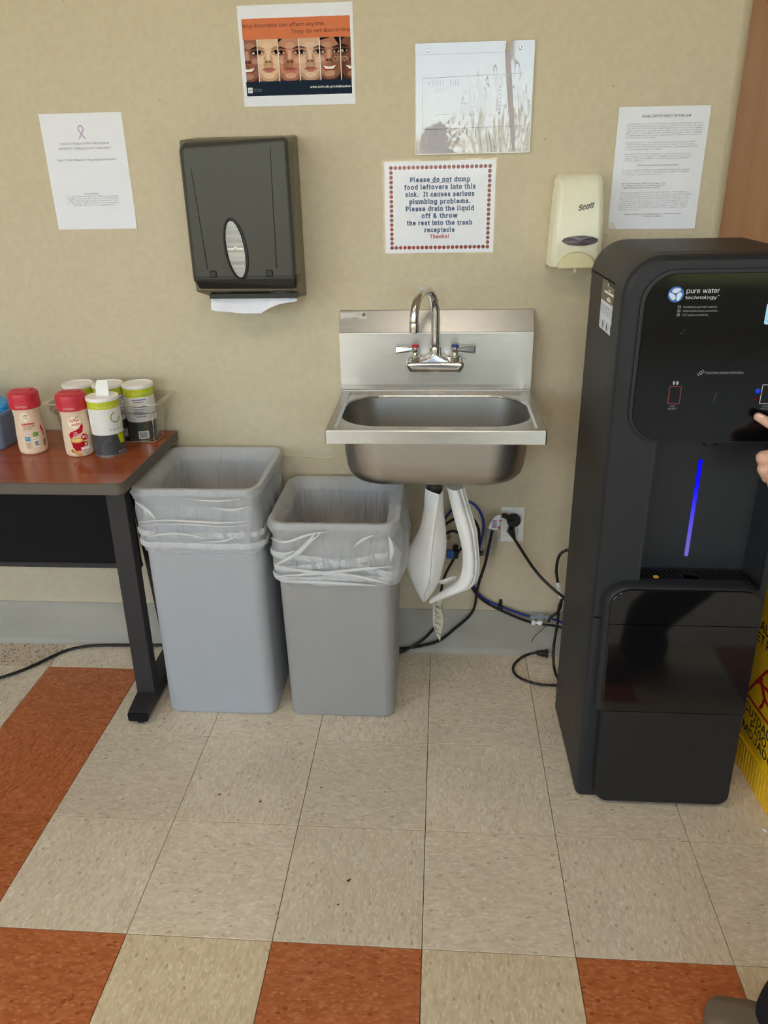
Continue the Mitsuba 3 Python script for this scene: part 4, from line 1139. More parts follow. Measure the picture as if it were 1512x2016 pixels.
def creamer(key, label, x, y, turn, back):
    tag(key, label, 'coffee creamer')
    z0 = TZ
    put(key + '__bottle', lathe([(r, z0 + z) for r, z in CR] + [(.030, z0 + .134), (0, z0 + .134)], 44, x, y), 'creamer_body', 40)
    lid = [(0, .126), (.0385, .126), (.0392, .128), (.0392, .143), (.0386, .1445), (.0391, .146), (.0390, .160), (.0375, .1655), (.0335, .1690), (.0250, .1708), (0, .1715)]
    L = put(key + '__lid', lathe([(r, z0 + z) for r, z in lid], 44, x, y), 'lid_red', 30, label='red screw lid')
    put(L + '__flip_tab', trimesh.convex.convex_hull(np.array([(x + a * .024, y + b, z0 + z) for a in (-1, 1) for b, z in ((-.012, .170), (.014, .170), (-.008, .1732), (.010, .1732))])), 'lid_red', 20)
    a = camera_angle(x, y)
    P = Print()
    cream, rd, dk = (246, 236, 214), (188, 36, 48), (120, 24, 44)
    if not back:
        P.ell(-.003, .0965, .0200, .0170, (214, 184, 140), 1); P.ell(-.003, .0965, .0186, .0156, cream, 2)
        P.poly(Polygon([(-.012, .089), (-.004, .076), (.004, .083)]), cream, 2)
        P.text('Coffee', -.003, .0975, .0082, rd, 3, bold=True, width=.027, slant=.15, rot=4)
        P.text('mate', -.001, .0870, .0072, rd, 3, bold=True, width=.021, slant=.1, rot=4)
        P.rect(.0, .1075, .010, .1088, (90, 90, 110), 3)
        P.poly(Polygon([(-.021, .064), (-.016, .070), (-.006, .073), (.008, .079), (.0155, .092), (.0170, .084), (.012, .070), (.000, .062), (-.012, .060), (-.019, .054)]).buffer(.0012), rd, 2)
        P.text('THE', -.005, .0672, .0034, (250, 225, 220), 3, bold=True, rot=10); P.text('ORIGINAL', -.003, .0622, .0032, (250, 225, 220), 3, bold=True, rot=10, width=.017)
        cup = Polygon([(-.020, .048), (.0135, .048), (.011, .030), (.004, .019), (-.010, .019), (-.017, .030)])
        P.poly(cup, (176, 32, 42), 2)
        P.ell(.016, .036, .0055, .0065, (176, 32, 42), 2); P.ell(.016, .036, .003, .004, (216, 190, 160), 3)
        P.ell(-.003, .048, .0172, .0072, (196, 150, 88), 3); P.ell(-.003, .0485, .0145, .0055, (232, 192, 116), 4); P.ell(-.001, .0490, .0060, .0020, (246, 216, 150), 5)
        P.poly(Polygon([(-.020, .022), (-.012, .019), (.003, .010), (.003, .006), (-.006, .007), (-.019, .016)]).buffer(.0012), (206, 158, 92), 4)
        P.ell(-.0195, .019, .0042, .0050, (176, 122, 66), 5)
        P.ell(.0160, .0545, .0088, .0088, (196, 60, 66), 4); P.ell(.0160, .0545, .0080, .0080, rd, 5)
        P.text('#1', .0160, .0515, .0072, (250, 240, 238), 6, bold=True)
        for k in range(4): P.poly(sbox(.003 + k * .0058, .0215, .0080 + k * .0058, .0272).buffer(.0006), (245, 240, 238), 4)
        P.rect(.003, .0175, .0255, .0205, (214, 160, 160), 3)
        P.text('NET WT', .016, .0120, .0024, (120, 100, 96), 3, width=.019); P.text('15 OZ', .0175, .0080, .0024, (120, 100, 96), 3, width=.014)
    else:
        P.ell(-.009, .1065, .0125, .0115, (240, 222, 204), 2); P.ell(-.009, .1065, .0110, .0100, cream, 3)
        P.text('Coffee', -.009, .1065, .0050, dk, 4, bold=True, width=.017, slant=.15, rot=4); P.text('mate', -.008, .1000, .0045, dk, 4, bold=True, width=.013, rot=4)
        P.poly(Polygon([(-.015, .098), (-.010, .091), (-.004, .095)]), cream, 3)
        P.rect(-.021, .0835, .0125, .0880, (186, 40, 48), 3)
        P.text('SMOOTH AND CREAMY', -.004, .0846, .0024, (240, 215, 205), 4, width=.030)
        for k in range(5): P.rect(-.020 + .002 * (k % 2), .0805 - k * .0026, .008 - .003 * (k % 3), .0816 - k * .0026, (168, 128, 100), 3)
        P.text('2%', .0085, .0775, .0034, (90, 70, 60), 3, bold=True)
        P.ell(-.010, .0600, .0110, .0062, (168, 130, 128), 3); P.ell(-.010, .0600, .0103, .0056, (236, 216, 204), 4); P.rect(-.016, .0590, -.004, .0604, (150, 130, 130), 5)
        P.rect(.0030, .0515, .0165, .0620, (106, 150, 62), 3); P.rect(.005, .055, .010, .059, (150, 190, 110), 4)
        P.rect(-.0185, .0400, -.0055, .0520, (92, 148, 190), 3); P.rect(-.0165, .046, -.009, .049, (140, 190, 220), 4)
        P.rect(.0005, .0215, .0150, .0480, (240, 232, 226), 3)
        P.rect(.0015, .0425, .0125, .0445, (150, 146, 146), 4)
        for k in range(14): P.rect(.0025 + k * .0008, .0245, .0029 + k * .0008 + .0002 * (k % 3), .0385, (110, 108, 112), 4)
        for k in range(6): P.rect(-.0185, .0340 - k * .0030, -.003 - .004 * (k % 2), .0352 - k * .0030, (176, 140, 110), 3)
        P.poly(Polygon([(.0265, .074), (.031, .080), (.0345, .060), (.0330, .045)]), rd, 3)
        P.ell(.0310, .0300, .0042, .0110, (150, 104, 56), 3, rot=-10)
    Q = key + '__label_print'
    P.put(Q, None, wrap(x, y, z0, crad, a + turn, .0005), fine=.004, label='red and tan printed label')
    P = Print()
    P.text('THE ORIGINAL', 0, .1315, .0048, (240, 180, 184), 1, bold=True, width=.030)
    P.put(L + '__lettering', None, wrap(x, y, z0, .0392, a + turn - .3, .0003), fine=.004)


creamer('coffee_creamer', 'creamer bottle standing alone on the table, back label with barcode showing', -1.1090, -.1950, .02, True)
creamer('coffee_creamer_001', 'creamer bottle with front label and red cup picture, touching the open canister', -.9705, -.2120, .0, False)


def canister(key, label, x, y, turn, lid_up, side, z0=None, tilt=0.0):
    tag(key, label, 'drink canister', 'drink canisters in the clear pan' if 'pan' in label and False else None)
    z0 = TZ if z0 is None else z0
    k = .0405
    put(key + '__body', lathe([(0, z0), (k - .002, z0), (k, z0 + .002), (k, z0 + .148), (k - .002, z0 + .1495), (0, z0 + .1495)], 48, x, y), 'canister_wrap', 30)
    put(key + '__base_rim', lathe([(k - .003, z0), (k + .0008, z0 + .0002), (k + .0008, z0 + .004), (k, z0 + .0045)], 48, x, y), 'canister_foil', 30)
    L = put(key + '__lid', lathe([(0, z0 + .1480), (k + .0012, z0 + .1480), (k + .0020, z0 + .1500), (k + .0020, z0 + .1555), (k + .0010, z0 + .1575), (k - .0015, z0 + .1578), (k - .0030, z0 + .1555), (0, z0 + .1550)], 48, x, y), 'lid_white', 30, label='white plastic lid')
    if lid_up:
        put(L + '__flip_flap', loft([[(x + sx_ * w, y + yy + t, z) for sx_, t in ((-1, 0), (1, 0), (1, .0022), (-1, .0022))] for w, yy, z in ((.0175, .004, z0 + .155), (.0175, .006, z0 + .166), (.0170, .008, z0 + .176), (.0140, .016, z0 + .194))]), 'lid_white', 20, label='white pour flap standing open')
    a = camera_angle(x, y)
    P = Print()
    for q in range(-4, 5): P.text('energy', q * .0185, .1335, .0030, (232, 238, 190), 1, bold=True, width=.012)
    if side == 'front':
        ringp = Point(.026, .104).buffer(.0145, 24).difference(Point(.026, .104).buffer(.0115, 24)).difference(sbox(.024, .104, .05, .13))
        P.poly(ringp, (140, 156, 52), 1)
        P.text('c a n i s t e r', .006, .0700, .0054, (70, 70, 72), 1, align='l', width=.052)
        P.poly(Polygon([(.0240, .058), (.046, .058), (.046, .0315), (.030, .0315)]), (190, 200, 20), 1)
        P.text('Net Wt 20 oz', .020, .0085, .0034, (232, 232, 232), 1, bold=True, align='l', width=.026)
        for q in range(9):
            t0 = math.radians(100 + q * 13); w = .0062 if q % 2 else .0078
            P.poly(Polygon([(.010 + (.030 + dw) * math.cos(t), .020 + (.030 + dw) * math.sin(t)) for t, dw in ((t0, -w), (t0 + .16, -w), (t0 + .16, w * .6), (t0, w * .6))]), (88, 90, 96), 1)
    else:
        for q in range(8): P.rect(-.020 + .003 * (q % 2), .118 - q * .0068, .016 - .005 * (q % 3), .1205 - q * .0068, (120, 126, 148), 1)
        P.rect(-.021, .0620, .019, .1260, (226, 228, 234), 0.5)
        P.rect(-.021, .117, .019, .1178, (70, 74, 90), 1.2); P.rect(-.021, .0985, .019, .0993, (70, 74, 90), 1.2); P.rect(-.021, .080, .019, .0808, (70, 74, 90), 1.2)
        P.ell(0, .046, .012, .0022, (60, 110, 40), 1)
        P.rect(-.0150, .008, .0130, .0300, (232, 232, 232), 1)
        for q in range(16): P.rect(-.0125 + q * .0014, .0105, -.0120 + q * .0014 + .0003 * (q % 3), .0275, (60, 60, 64), 1.2)
        if side == 'text': P.text('energy', .030, .110, .005, (90, 90, 94), 1, rot=-90)
    P.put(key + '__label_print', None, wrap(x, y, z0, k, a + turn, .0003), fine=.005, label='printed label')


canister('drink_canister', 'open drink canister with its white flap up, in front of the clear pan', -.8915, -.2000, .0, True, 'front')
# clear food pan with three canisters
tag('food_pan', 'clear plastic food pan holding three canisters, at the back corner of the table', 'food pan')
px0, px1, py0, py1 = -1.085, -.775, -.142, -.018
pc, pd = ((px0 + px1) / 2, (py0 + py1) / 2), (px1 - px0, py1 - py0)
S = lambda g, r, z: at_z(rrect(pd[0] - 2 * g, pd[1] - 2 * g, r, 5, *pc), z)
scene['pan_plastic'] = {'type': 'thindielectric', 'int_ior': 1.6, 'specular_transmittance': tex((0.90, 0.90, 0.88))}
put('food_pan__shell', loft([S(.022, .02, TZ + .0012), S(.018, .022, TZ + .004), S(.013, .022, TZ + .075), S(.010, .022, TZ + .088), S(.004, .022, TZ + .092), S(.003, .022, TZ + .112), S(.002, .020, TZ + .116), S(-.012, .016, TZ + .118)], False, False), 'pan_plastic', 40)
mat('pan_edge', c(196, 192, 176), 0.15)
put('food_pan__floor', loft([S(.022, .02, TZ + .0008), S(.10, .01, TZ + .0012)], False, True), 'pan_plastic')
put('food_pan__rim_edge', tube(np.vstack([S(-.012, .016, TZ + .118), S(-.012, .016, TZ + .118)[:1]]), .0011, 6), 'pan_edge', 30)
put('food_pan__shoulder_line', tube(np.vstack([S(.009, .022, TZ + .089), S(.009, .022, TZ + .089)[:1]]), .0008, 6), 'smoke_dark', 30)
for sx_ in (px0, px1):
    for sy_ in (py0, py1):
        qx, qy = (1 if sx_ == px0 else -1), (1 if sy_ == py0 else -1)
        put('food_pan__corner_edge', tube(np.array([(sx_ + qx * .026, sy_ + qy * .026, TZ + .003), (sx_ + qx * .019, sy_ + qy * .019, TZ + .075), (sx_ + qx * .016, sy_ + qy * .016, TZ + .089)]), .0010, 6), 'pan_edge', 30)
put('food_pan__base_line', tube(np.vstack([S(.0195, .022, TZ + .003), S(.0195, .022, TZ + .003)[:1]]), .0009, 6), 'pan_edge', 30)
put('food_pan__shoulder_line', tube(np.vstack([S(.0025, .020, TZ + .1155), S(.0025, .020, TZ + .1155)[:1]]), .0008, 6), 'pan_edge', 30)
cz = TZ + .003
canister('drink_canister_001', 'drink canister at the left end of the clear pan, behind the creamer', -1.0105, -.080, .2, False, 'text', cz)
canister('drink_canister_002', 'drink canister in the middle of the clear pan, behind the open canister', -.9265, -.080, .7, False, 'text', cz)
canister('drink_canister_003', 'drink canister at the right end of the clear pan, barcode showing', -.8410, -.080, -.02, False, 'back', cz)
# blue-lidded box at the picture's edge
tag('storage_box', 'frosted blue storage box with bright blue contents, cut off by the left edge', 'storage box')
mat('box_blue', c(112, 128, 156), 0.35)
mat('bag_blue', c(70, 165, 232), 0.4)
bx = lambda g, z: at_z(rrect(.20 + g, .15 + g, .022, 5, -1.285, -.135), z)
put('storage_box__body', loft([bx(-.035, TZ), bx(-.03, TZ + .003), bx(-.004, TZ + .095), bx(.010, TZ + .097), bx(.010, TZ + .104), bx(-.008, TZ + .104), bx(-.012, TZ + .095), bx(-.040, TZ + .008)]), 'box_blue', 30)
blob = trimesh.creation.icosphere(subdivisions=4, radius=1)
v = blob.vertices * (1 + .10 * (meshkit.fbm(blob.vertices * 3 + 5, 3)[:, None] - .5) * 2) * [.088, .062, .042] + [-1.280, -.135, TZ + .106]
put('storage_box__contents', trimesh.Trimesh(v, blob.faces, process=False), 'bag_blue', True, label='bright blue plastic contents')
# ================================================================== water cooler
mat('cooler_side', c(41, 38, 36), 0.5, 0.4)
mat('cooler_front', c(32, 34, 38), 0.5, 0.4)
mat('cooler_gloss', c(8, 9, 11), 0.08, 0.35)
mat('cooler_door', c(14, 14, 16), 0.06, 0.6)
mat('cooler_kick', c(28, 28, 29), 0.5, 0.4)
mat('cooler_grille', c(26, 27, 30), 0.35, 0.5)
mat('cooler_dark', c(6, 6, 7), 0.7, 0.1)
tag('water_cooler', 'tall black water cooler with a lit blue strip, at the right of the tan wall', 'water cooler')


def arch(xl, xr, zb, zt, r, y, lean=0.0, n=9):
    """Outline in the x-z plane with round upper corners: from the lower left, clockwise seen from the front."""
    pts = [(xl, zb)] + [(xl + r - r * math.cos(t), zt - r + r * math.sin(t)) for t in np.linspace(0, math.pi / 2, n)]
    pts += [(xr - r + r * math.sin(t), zt - r + r * math.cos(t)) for t in np.linspace(0, math.pi / 2, n)] + [(xr, zb)]
    return [(x + lean * (z - zb), y, z) for x, z in pts]


def rr_xz(x0, x1, z0, z1, r, y, n=8, lean=0.0):
    l = rrect(x1 - x0, z1 - z0, r, n, (x0 + x1) / 2, (z0 + z1) / 2)
    return np.array([(x + lean * (z - z0), y, z) for x, z in l])


ZT = 1.281
# rear carcass (side panels) and the lid that wraps over the top
put('water_cooler__carcass', loft([arch(.3432, .7130, .004, ZT - .006, .072, -.532, -.0038), arch(.3375, .722, .004, ZT - .006, .075, -.272, -.001)]), 'cooler_side', 25, label='plain brownish black side panels')


def hood(y0, y1, g0, g1):
    secs = []
    for y, g in ((y0, g0), (y1, g1)):
        xl, xr, r = (.3385 if y == y0 else .3435) - g - (.0065 if y == y1 else 0), .7125 + g + (.009 if y == y1 else 0), .074
        zt = ZT + g
        o = [(xl, 1.218)] + [(xl + r - r * math.cos(t), zt - r + r * math.sin(t)) for t in np.linspace(0, math.pi / 2, 12)] + [(xr - r + r * math.sin(t), zt - r + r * math.cos(t)) for t in np.linspace(0, math.pi / 2, 12)] + [(xr, 1.218)]
        i = [(x, z) for x, z in [(xl + .004, 1.218)] + [(xl + r - (r - .004) * math.cos(t), zt - r + (r - .004) * math.sin(t)) for t in np.linspace(0, math.pi / 2, 12)] + [(xr - r + (r - .004) * math.sin(t), zt - r + (r - .004) * math.cos(t)) for t in np.linspace(0, math.pi / 2, 12)] + [(xr - .004, 1.218)]]
        secs.append([(x, y, z) for x, z in o + i[::-1]])
    return loft(secs)


put('water_cooler__hood', hood(-.5655, -.268, 0.001, 0.001), 'cooler_side', 30, label='top hood with round shoulders')
put('water_cooler__hood_seam', tube([(.3379, -.560, 1.2185), (.3368, -.42, 1.2180), (.3356, -.274, 1.2175)], .0014, 6), 'cooler_dark')
# front bezel: a frame round the panel and the filling bay
BY = -.618
out0 = arch(.3425, .7135, .0045, ZT, .076, -.531, -.006)


def bez(g, y, r): return arch(.3435 + g, .7115 - g, .0045, ZT - g, r, y, -.008 * (1 if g < .02 else .6))


bay = sbox(.418, .578, .700, .964)          # x0, z0, x1, z1 of the bay
shell = loft([out0, bez(.000, -.604, .075), bez(.004, -.613, .072), bez(.010, BY, .068)], True, True)
bay_cut = loft([rr_xz(.424, .692, .585, .990, .012, -.70), rr_xz(.436, .680, .585, .990, .010, -.545)])
lower_cut = trimesh.creation.box(bounds=[[.372, -.70, .0], [.712, -.6175, .30]])
try:
    shell = cut(shell, bay_cut)
except Exception as e:
    print('bay cut failed', e)
put('water_cooler__front_frame', shell, 'cooler_front', 25, label='blue-black front frame with chamfered edge')
put('water_cooler__bay_back', loft([rr_xz(.425, .691, .583, .985, .012, -.548), rr_xz(.425, .691, .583, .985, .012, -.5405)]), 'cooler_front', 20)
# bay side cheeks, softly sloped
for s, xa, xb in ((1, .424, .446), (-1, .692, .670)):
    put('water_cooler__bay_cheek', loft([[(xa, BY, z), (xa + s * .004, BY - .001, z), (xb, -.548, z), (xa, -.548, z)] for z in (.600, .945)]), 'cooler_front')
# glossy control panel
secs = [rr_xz(.373, .712, .931, 1.250, .058, -.612), rr_xz(.373, .712, .931, 1.250, .058, -.629), rr_xz(.3735, .7115, .9315, 1.2495, .0575, -.6315)]
put('water_cooler__panel_rim', loft([rr_xz(.366, .719, .925, 1.257, .064, -.606), rr_xz(.3665, .7185, .9255, 1.2565, .064, -.624), rr_xz(.370, .715, .929, 1.253, .061, -.626)], False, True), 'cooler_front', 30)
put('water_cooler__control_panel', loft(secs), 'cooler_gloss', 25, label='glossy black control panel')
PY = -.6317
FR = frame((0, PY, 0), (1, 0, 0), (0, 0, 1))
P = Print()
wht, lg = (214, 216, 222), (138, 140, 146)
P.ell(.4255, 1.2130, .0142, .0142, (44, 100, 180), 1)
for k in range(3):
    t = math.radians(100 + 120 * k)
    q = Point(0, 0).buffer(1, 12)
    p1 = affinity.translate(affinity.rotate(affinity.scale(q, .0062, .0044), math.degrees(t) + 90), .4255 + .0066 * math.cos(t), 1.2130 + .0066 * math.sin(t))
    t2 = t - .75
    p2 = affinity.translate(affinity.scale(q, .0026, .0026), .4255 + .0098 * math.cos(t2), 1.2130 + .0098 * math.sin(t2))
    P.poly(unary_union([p1, p2]).convex_hull.intersection(Point(.4255, 1.2130).buffer(.0122)), (206, 218, 236), 2)
P.text('pure water', .4440, 1.2150, .0086, wht, 1, align='l', width=.0585)
P.text('technology', .4432, 1.2045, .0058, wht, 1, align='l', width=.056)
P.rect(.5005, 1.2100, .5035, 1.2106, wht, 1)
for k, (s, wd) in enumerate((('Activated oxygen self-cleaning', .060), ('Antimicrobial surface protection', .062), ('24/7 system monitoring', .046))):
    z = 1.1885 - k * .0072
    P.poly(sbox(.4320, z - .0002, .4372, z + .0046).difference(sbox(.4332, z + .0010, .4360, z + .0034)), lg, 1)
    P.text(s, .4415, z, .0036, lg, 1, align='l', width=wd)
P.text('touchless sensor activation', .4990, 1.0655, .0052, lg, 1, align='l', width=.070)
P.poly(Point(.4905, 1.0675).buffer(.0036).difference(Point(.4905, 1.0675).buffer(.0020)), lg, 1)
for a in (40, 220): P.poly(LineString([(.4905 + .0062 * math.cos(math.radians(a + d)), 1.0675 + .0062 * math.sin(math.radians(a + d))) for d in (-30, -10, 10, 30)]).buffer(.0006), lg, 1)
# hot select
for s in (-1, 1): P.ell(.4465 + s * .0032, 1.0480, .0022, .0040, (160, 162, 168), 1)
b0 = sbox(.4370, 1.0080, .4580, 1.0405).buffer(.001)
P.poly(b0.difference(b0.buffer(-.0012)), (150, 44, 56), 1)
P.text('HOT', .4465, 1.0010, .0034, lg, 1); P.text('SELECT', .4465, .9955, .0034, lg, 1)
P.poly(LineString([(.5220, 1.0110), (.5265, 1.0300)]).buffer(.0005), (84, 84, 86), 1)
# right: white frame
b1 = sbox(.6090, 1.0080, .6320, 1.0440).buffer(.001)
P.poly(b1.difference(b1.buffer(-.0013)), (196, 196, 200), 1)
P.text('COLD', .6205, 1.0010, .0034, lg, 1); P.text('SELECT', .6205, .9955, .0034, lg, 1)
P.text('SYSTEM', .6130, 1.2020, .0036, lg, 1)
for x, z in ((.4475, 1.148), (.4430, 1.142)): P.rect(x, z, x + .0030, z + .0006, (150, 140, 136), 1)
P.put('water_cooler__panel_print', FR, bsdf='ink_gloss', label='white lettering with a blue round emblem')
# lit snowflake and dim red mark
P = Print()
for k in range(6):
    t = k * math.pi / 3
    P.poly(LineString([(.6015 + .0006 * math.cos(t), 1.0325 + .0006 * math.sin(t)), (.6015 + .0050 * math.cos(t), 1.0325 + .0050 * math.sin(t))]).buffer(.0008), (40, 90, 255), 1)
m, _ = P.mesh(FR)
put('water_cooler__snowflake_light', (m.vertices, m.faces), 'cooler_dark', label='lit blue snowflake', emitter={'type': 'area', 'radiance': tex((0.01, 0.05, 0.8))})
P = Print(); P.rect(.5965, 1.0130, .6035, 1.0200, (70, 20, 20), 1); P.rect(.5980, 1.0145, .6005, 1.0185, (110, 30, 30), 2)
P.put('water_cooler__red_mark', FR)
scr = rr_xz(.5905, .6440, 1.1575, 1.1960, .004, PY - .0006)
put('water_cooler__screen', loft([rr_xz(.5905, .6440, 1.1575, 1.1960, .004, PY + .001), scr]), 'cooler_dark', label='lit pale blue screen', emitter={'type': 'area', 'radiance': tex((0.26, 0.46, 0.55))})
P = Print()
for k in range(4): P.text('water ready' if k % 2 else 'cold 41 F', .5935, 1.1880 - k * .0082, .0040, (96, 160, 186), 1, align='l')
P.put('water_cooler__screen_print', frame((0, PY - .0007, 0), (1, 0, 0), (0, 0, 1)))
# nozzle over the bay
put('water_cooler__nozzle', lathe([(0, .908), (.014, .908), (.0165, .912), (.0175, .935), (0, .936)], 24, .546, -.580), 'cooler_grille', 30)
# lit strip in the bay
strip = rr_xz(.5405, .5485, .636, .864, .0039, -.5500)


def glow(p, n, uv):
    t = smoothstep(0.64, 0.82, p.z)
    return mix((0.12, 0.09, 0.42), (0.001, 0.001, 0.70), t)


strip_mesh = loft([rr_xz(.5405, .5485, .636, .864, .0039, -.5470), strip])
put('water_cooler__light_strip', (strip_mesh.vertices, strip_mesh.faces), 'cooler_dark', uv=(strip_mesh.vertices[:, [0, 2]] - [.54, .63]) * 4, label='glowing blue-violet light strip', emitter={'type': 'area', 'radiance': proc(glow)})
# drip tray grille
GZ = .606
gx0, gx1, gy0, gy1 = .422, .668, -.629, -.550
tray = rrect(gx1 - gx0, gy1 - gy0, .014, 6, (gx0 + gx1) / 2, (gy0 + gy1) / 2)
put('water_cooler__tray', loft([at_z(tray, GZ - .016), at_z(tray, GZ - .010)]), 'cooler_dark')
inner_ = affinity.scale(Polygon(tray), .965, .88)
put('water_cooler__grille_frame', extrude(Polygon(tray).difference(inner_), .010, trimesh.transformations.translation_matrix((0, 0, GZ - .010))), 'cooler_grille', 20)
hole = affinity.scale(Point(.5480, -.591).buffer(1, 20), .0225, .0235)
for k in range(24):
    x = gx0 + .009 + k * .0099
    bar = affinity.rotate(sbox(x - .0027, gy0 + .003, x + .0027, gy1 - .003), 14, origin=(x, -.591)).intersection(inner_).difference(hole)
    if bar.is_empty or bar.area < 1e-6: continue
    for g in getattr(bar, 'geoms', [bar]):
        put('water_cooler__grille_bar', extrude(g, .0055, trimesh.transformations.translation_matrix((0, 0, GZ - .0062))), 'cooler_grille')
put('water_cooler__grille_rail', extrude(sbox(gx0 + .006, -.5925, gx1 - .006, -.5895).difference(hole), .004, trimesh.transformations.translation_matrix((0, 0, GZ - .0064))), 'cooler_grille')
put('water_cooler__grille_ring', extrude(hole.difference(affinity.scale(hole, .80, .80)), .0070, trimesh.transformations.translation_matrix((0, 0, GZ - .0062))), 'cooler_grille', 20)
mat('dot_yellow', c(232, 186, 60), 0.4)
put('water_cooler__yellow_dot', lathe([(0, 0), (.0062, 0), (.0066, .0010), (.0058, .0020), (0, .0022)], 20, .4720, -.5930).apply_translation((0, 0, GZ - .0004)), 'dot_yellow', 30, label='yellow button on the grille')
# lower body: shelf shoulder, glossy door, matt kick panel
XA, XB = .3815, .7015


def low(g, y, zb, zt, r, lean=-.026): return [(x, y, z) for x, _, z in arch(XA + g + lean * (zb - .012), XB - g * .5 + lean * (zb - .012), zb, zt - g, r, y, lean, 8)]


put('water_cooler__lower_shoulder', loft([low(-.012, -.610, .282, .599, .052), low(-.010, -.634, .282, .598, .050), low(-.004, -.641, .282, .596, .046)], True, True), 'cooler_front', 30)
kick = [rr_xz(XA, XB, .010, .283, .030, -.612, 8, -.024), rr_xz(XA, XB, .010, .283, .030, -.636, 8, -.024), rr_xz(XA + .004, XB - .004, .014, .283, .028, -.6455, 8, -.024)]
for s in kick: s[s[:, 2] > .15, 2] = .2815
for s in kick:
    up = s[:, 2] > .2
    s[up, 0] = np.where(s[up, 0] < .54, s[up, 0].min(), s[up, 0].max())
put('water_cooler__kick_panel', loft(kick), 'cooler_kick', 30, label='matt lower panel')


def door(g, y, z0, z1, top):
    xl, xr = XA + g - .024 * (z0 - .01), XB - g - .024 * (z0 - .01)
    if top: return arch(xl, xr, z0, z1 - g, .044, y, -.024, 9)
    return [(xl, y, z0), (xl - .024 * (z1 - z0), y, z1), (xr - .024 * (z1 - z0), y, z1), (xr, y, z0)]


put('water_cooler__door', loft([door(0, -.625, .2835, .5150, False), door(0, -.641, .2835, .5150, False), door(.003, -.6460, .2835, .5150, False)]), 'cooler_door', 20, label='glossy black lower door')
put('water_cooler__door_top', loft([door(0, -.625, .5165, .6010, True), door(0, -.6452, .5165, .6010, True), door(.0008, -.6460, .5165, .6010, True)]), 'cooler_door', 20, label='glossy rounded top of the door')
put('water_cooler__frame_seam', cbox(.3440, .3690, -.6195, -.615, .5145, .5160), 'cooler_dark')
# sticker on the left flank: dark olive part above, white part below
SF = frame((.3363, -.4080, 1.128), (.0065 / .288 * 1.0, -1, 0), (-.004, 0, 1))
P = Print()
P.rect(.0, .0460, .1400, .0880, (92, 86, 74), 1)
P.rect(.0, -.0120, .1400, .0460, (206, 214, 226), 1)
for x0_, y0_, w0_ in ((.050, .0790, .042), (.060, .0705, .024), (.026, .0630, .090), (.060, .0555, .022), (.052, .0495, .036)):
    P.rect(x0_, y0_, x0_ + w0_, y0_ + (.0052 if w0_ > .03 else .0024), (212, 212, 208), 2)
P.rect(.0, .0755, .14, .0760, (130, 124, 110), 2)
for k in range(7):
    x = .010 + k * .0185
    P.rect(x, .018, x + .0042, .040, (150, 160, 178), 2); P.rect(x + .007, .020, x + .0098, .0385, (110, 120, 140), 2)
    if k % 2 or k == 6: P.ell(x + .006, -.0005, .0055, .0088, (52, 60, 80), 2)
    else: P.rect(x, -.008, x + .0052, .010, (166, 176, 190), 2)
P.put('water_cooler__sticker', SF, bsdf='ink_gloss', label='sticker, olive above and white below, on the left flank')

# ================================================================== yellow wet floor sign
mat('sign_yellow', c(232, 186, 30), 0.38)
tag('wet_floor_sign', 'yellow wet floor sign leaning beside the right flank of the water cooler', 'wet floor sign')
bl, br = np.array([.778, -.440, .0]), np.array([.7975, -.702, .0])
exv = (br - bl) / np.linalg.norm(br - bl)
WF = frame(bl, exv, (-.035, 0, .62))
SW, SH = .262, .560
outl = Polygon([(0, 0), (SW, 0), (SW - .022, SH - .05), (SW - .040, SH), (.040, SH), (.022, SH - .05)])
handle = sbox(.095, SH - .060, .167, SH - .030).buffer(.008)
at_wf = lambda *q: np.array(q) @ WF[:3, :3].T + WF[:3, 3]
for n, dz in enumerate((0.0, -.022)):
    put('wet_floor_sign__panel', extrude(outl.difference(handle), .012, WF @ trimesh.transformations.translation_matrix((0, 0, dz - .012))), 'sign_yellow', 20)
put('wet_floor_sign__border', extrude(outl.buffer(-.003).difference(outl.buffer(-.008)).intersection(sbox(0, .07, SW, SH)), .0022, WF), 'sign_yellow', 20)
put('wet_floor_sign__foot_band', extrude(outl.intersection(sbox(-1, 0, 1, .092)).buffer(-.0005), .0045, WF), 'sign_yellow', 20, label='raised ribbed band along the foot')
for q in range(17):
    put('wet_floor_sign__rib', tube(np.array([at_wf(.016 + q * .0142, .006, .0045), at_wf(.018 + q * .0140, .084, .0045)]), .0016, 6), 'sign_yellow', True)
put('wet_floor_sign__hinge', cyl(at_wf(.045, SH + .002, -.012), at_wf(SW - .045, SH + .002, -.012), .008, 14), 'sign_yellow', 30)
P = Print()
bk, rd = (30, 26, 24), (178, 30, 40)
cxs = .1185
P.text('CAUTION', cxs - .006, .424, .025, bk, 1, bold=True, width=.156)
P.text('WET FLOOR', cxs - .012, .388, .025, bk, 1, bold=True, width=.172)
K = .70
tp = lambda x, y: (cxs + (x - .150) * K, .218 + (y - .250) * K * 1.02)
tri = Polygon([tp(.150, .420), tp(.040, .258), tp(.260, .258)]).buffer(.008)
P.poly(tri.difference(tri.buffer(-.008)), rd, 1)
P.ell(*tp(.118, .372), .0075, .0085, rd, 2, 20)
P.poly(LineString([tp(.128, .356), tp(.158, .318)]).buffer(.0085), rd, 2)
for a in ([(.130, .358), (.100, .350), (.086, .338)], [(.134, .356), (.168, .362), (.190, .350)], [(.156, .320), (.186, .312), (.212, .292)], [(.152, .314), (.150, .290), (.136, .268)]):
    P.poly(LineString([tp(*q) for q in a]).buffer(.0046), rd, 2)
P.text('CUIDADO', cxs, .178, .0235, bk, 1, bold=True, width=.164)
P.text('PISO', cxs, .148, .0235, bk, 1, bold=True, width=.082)
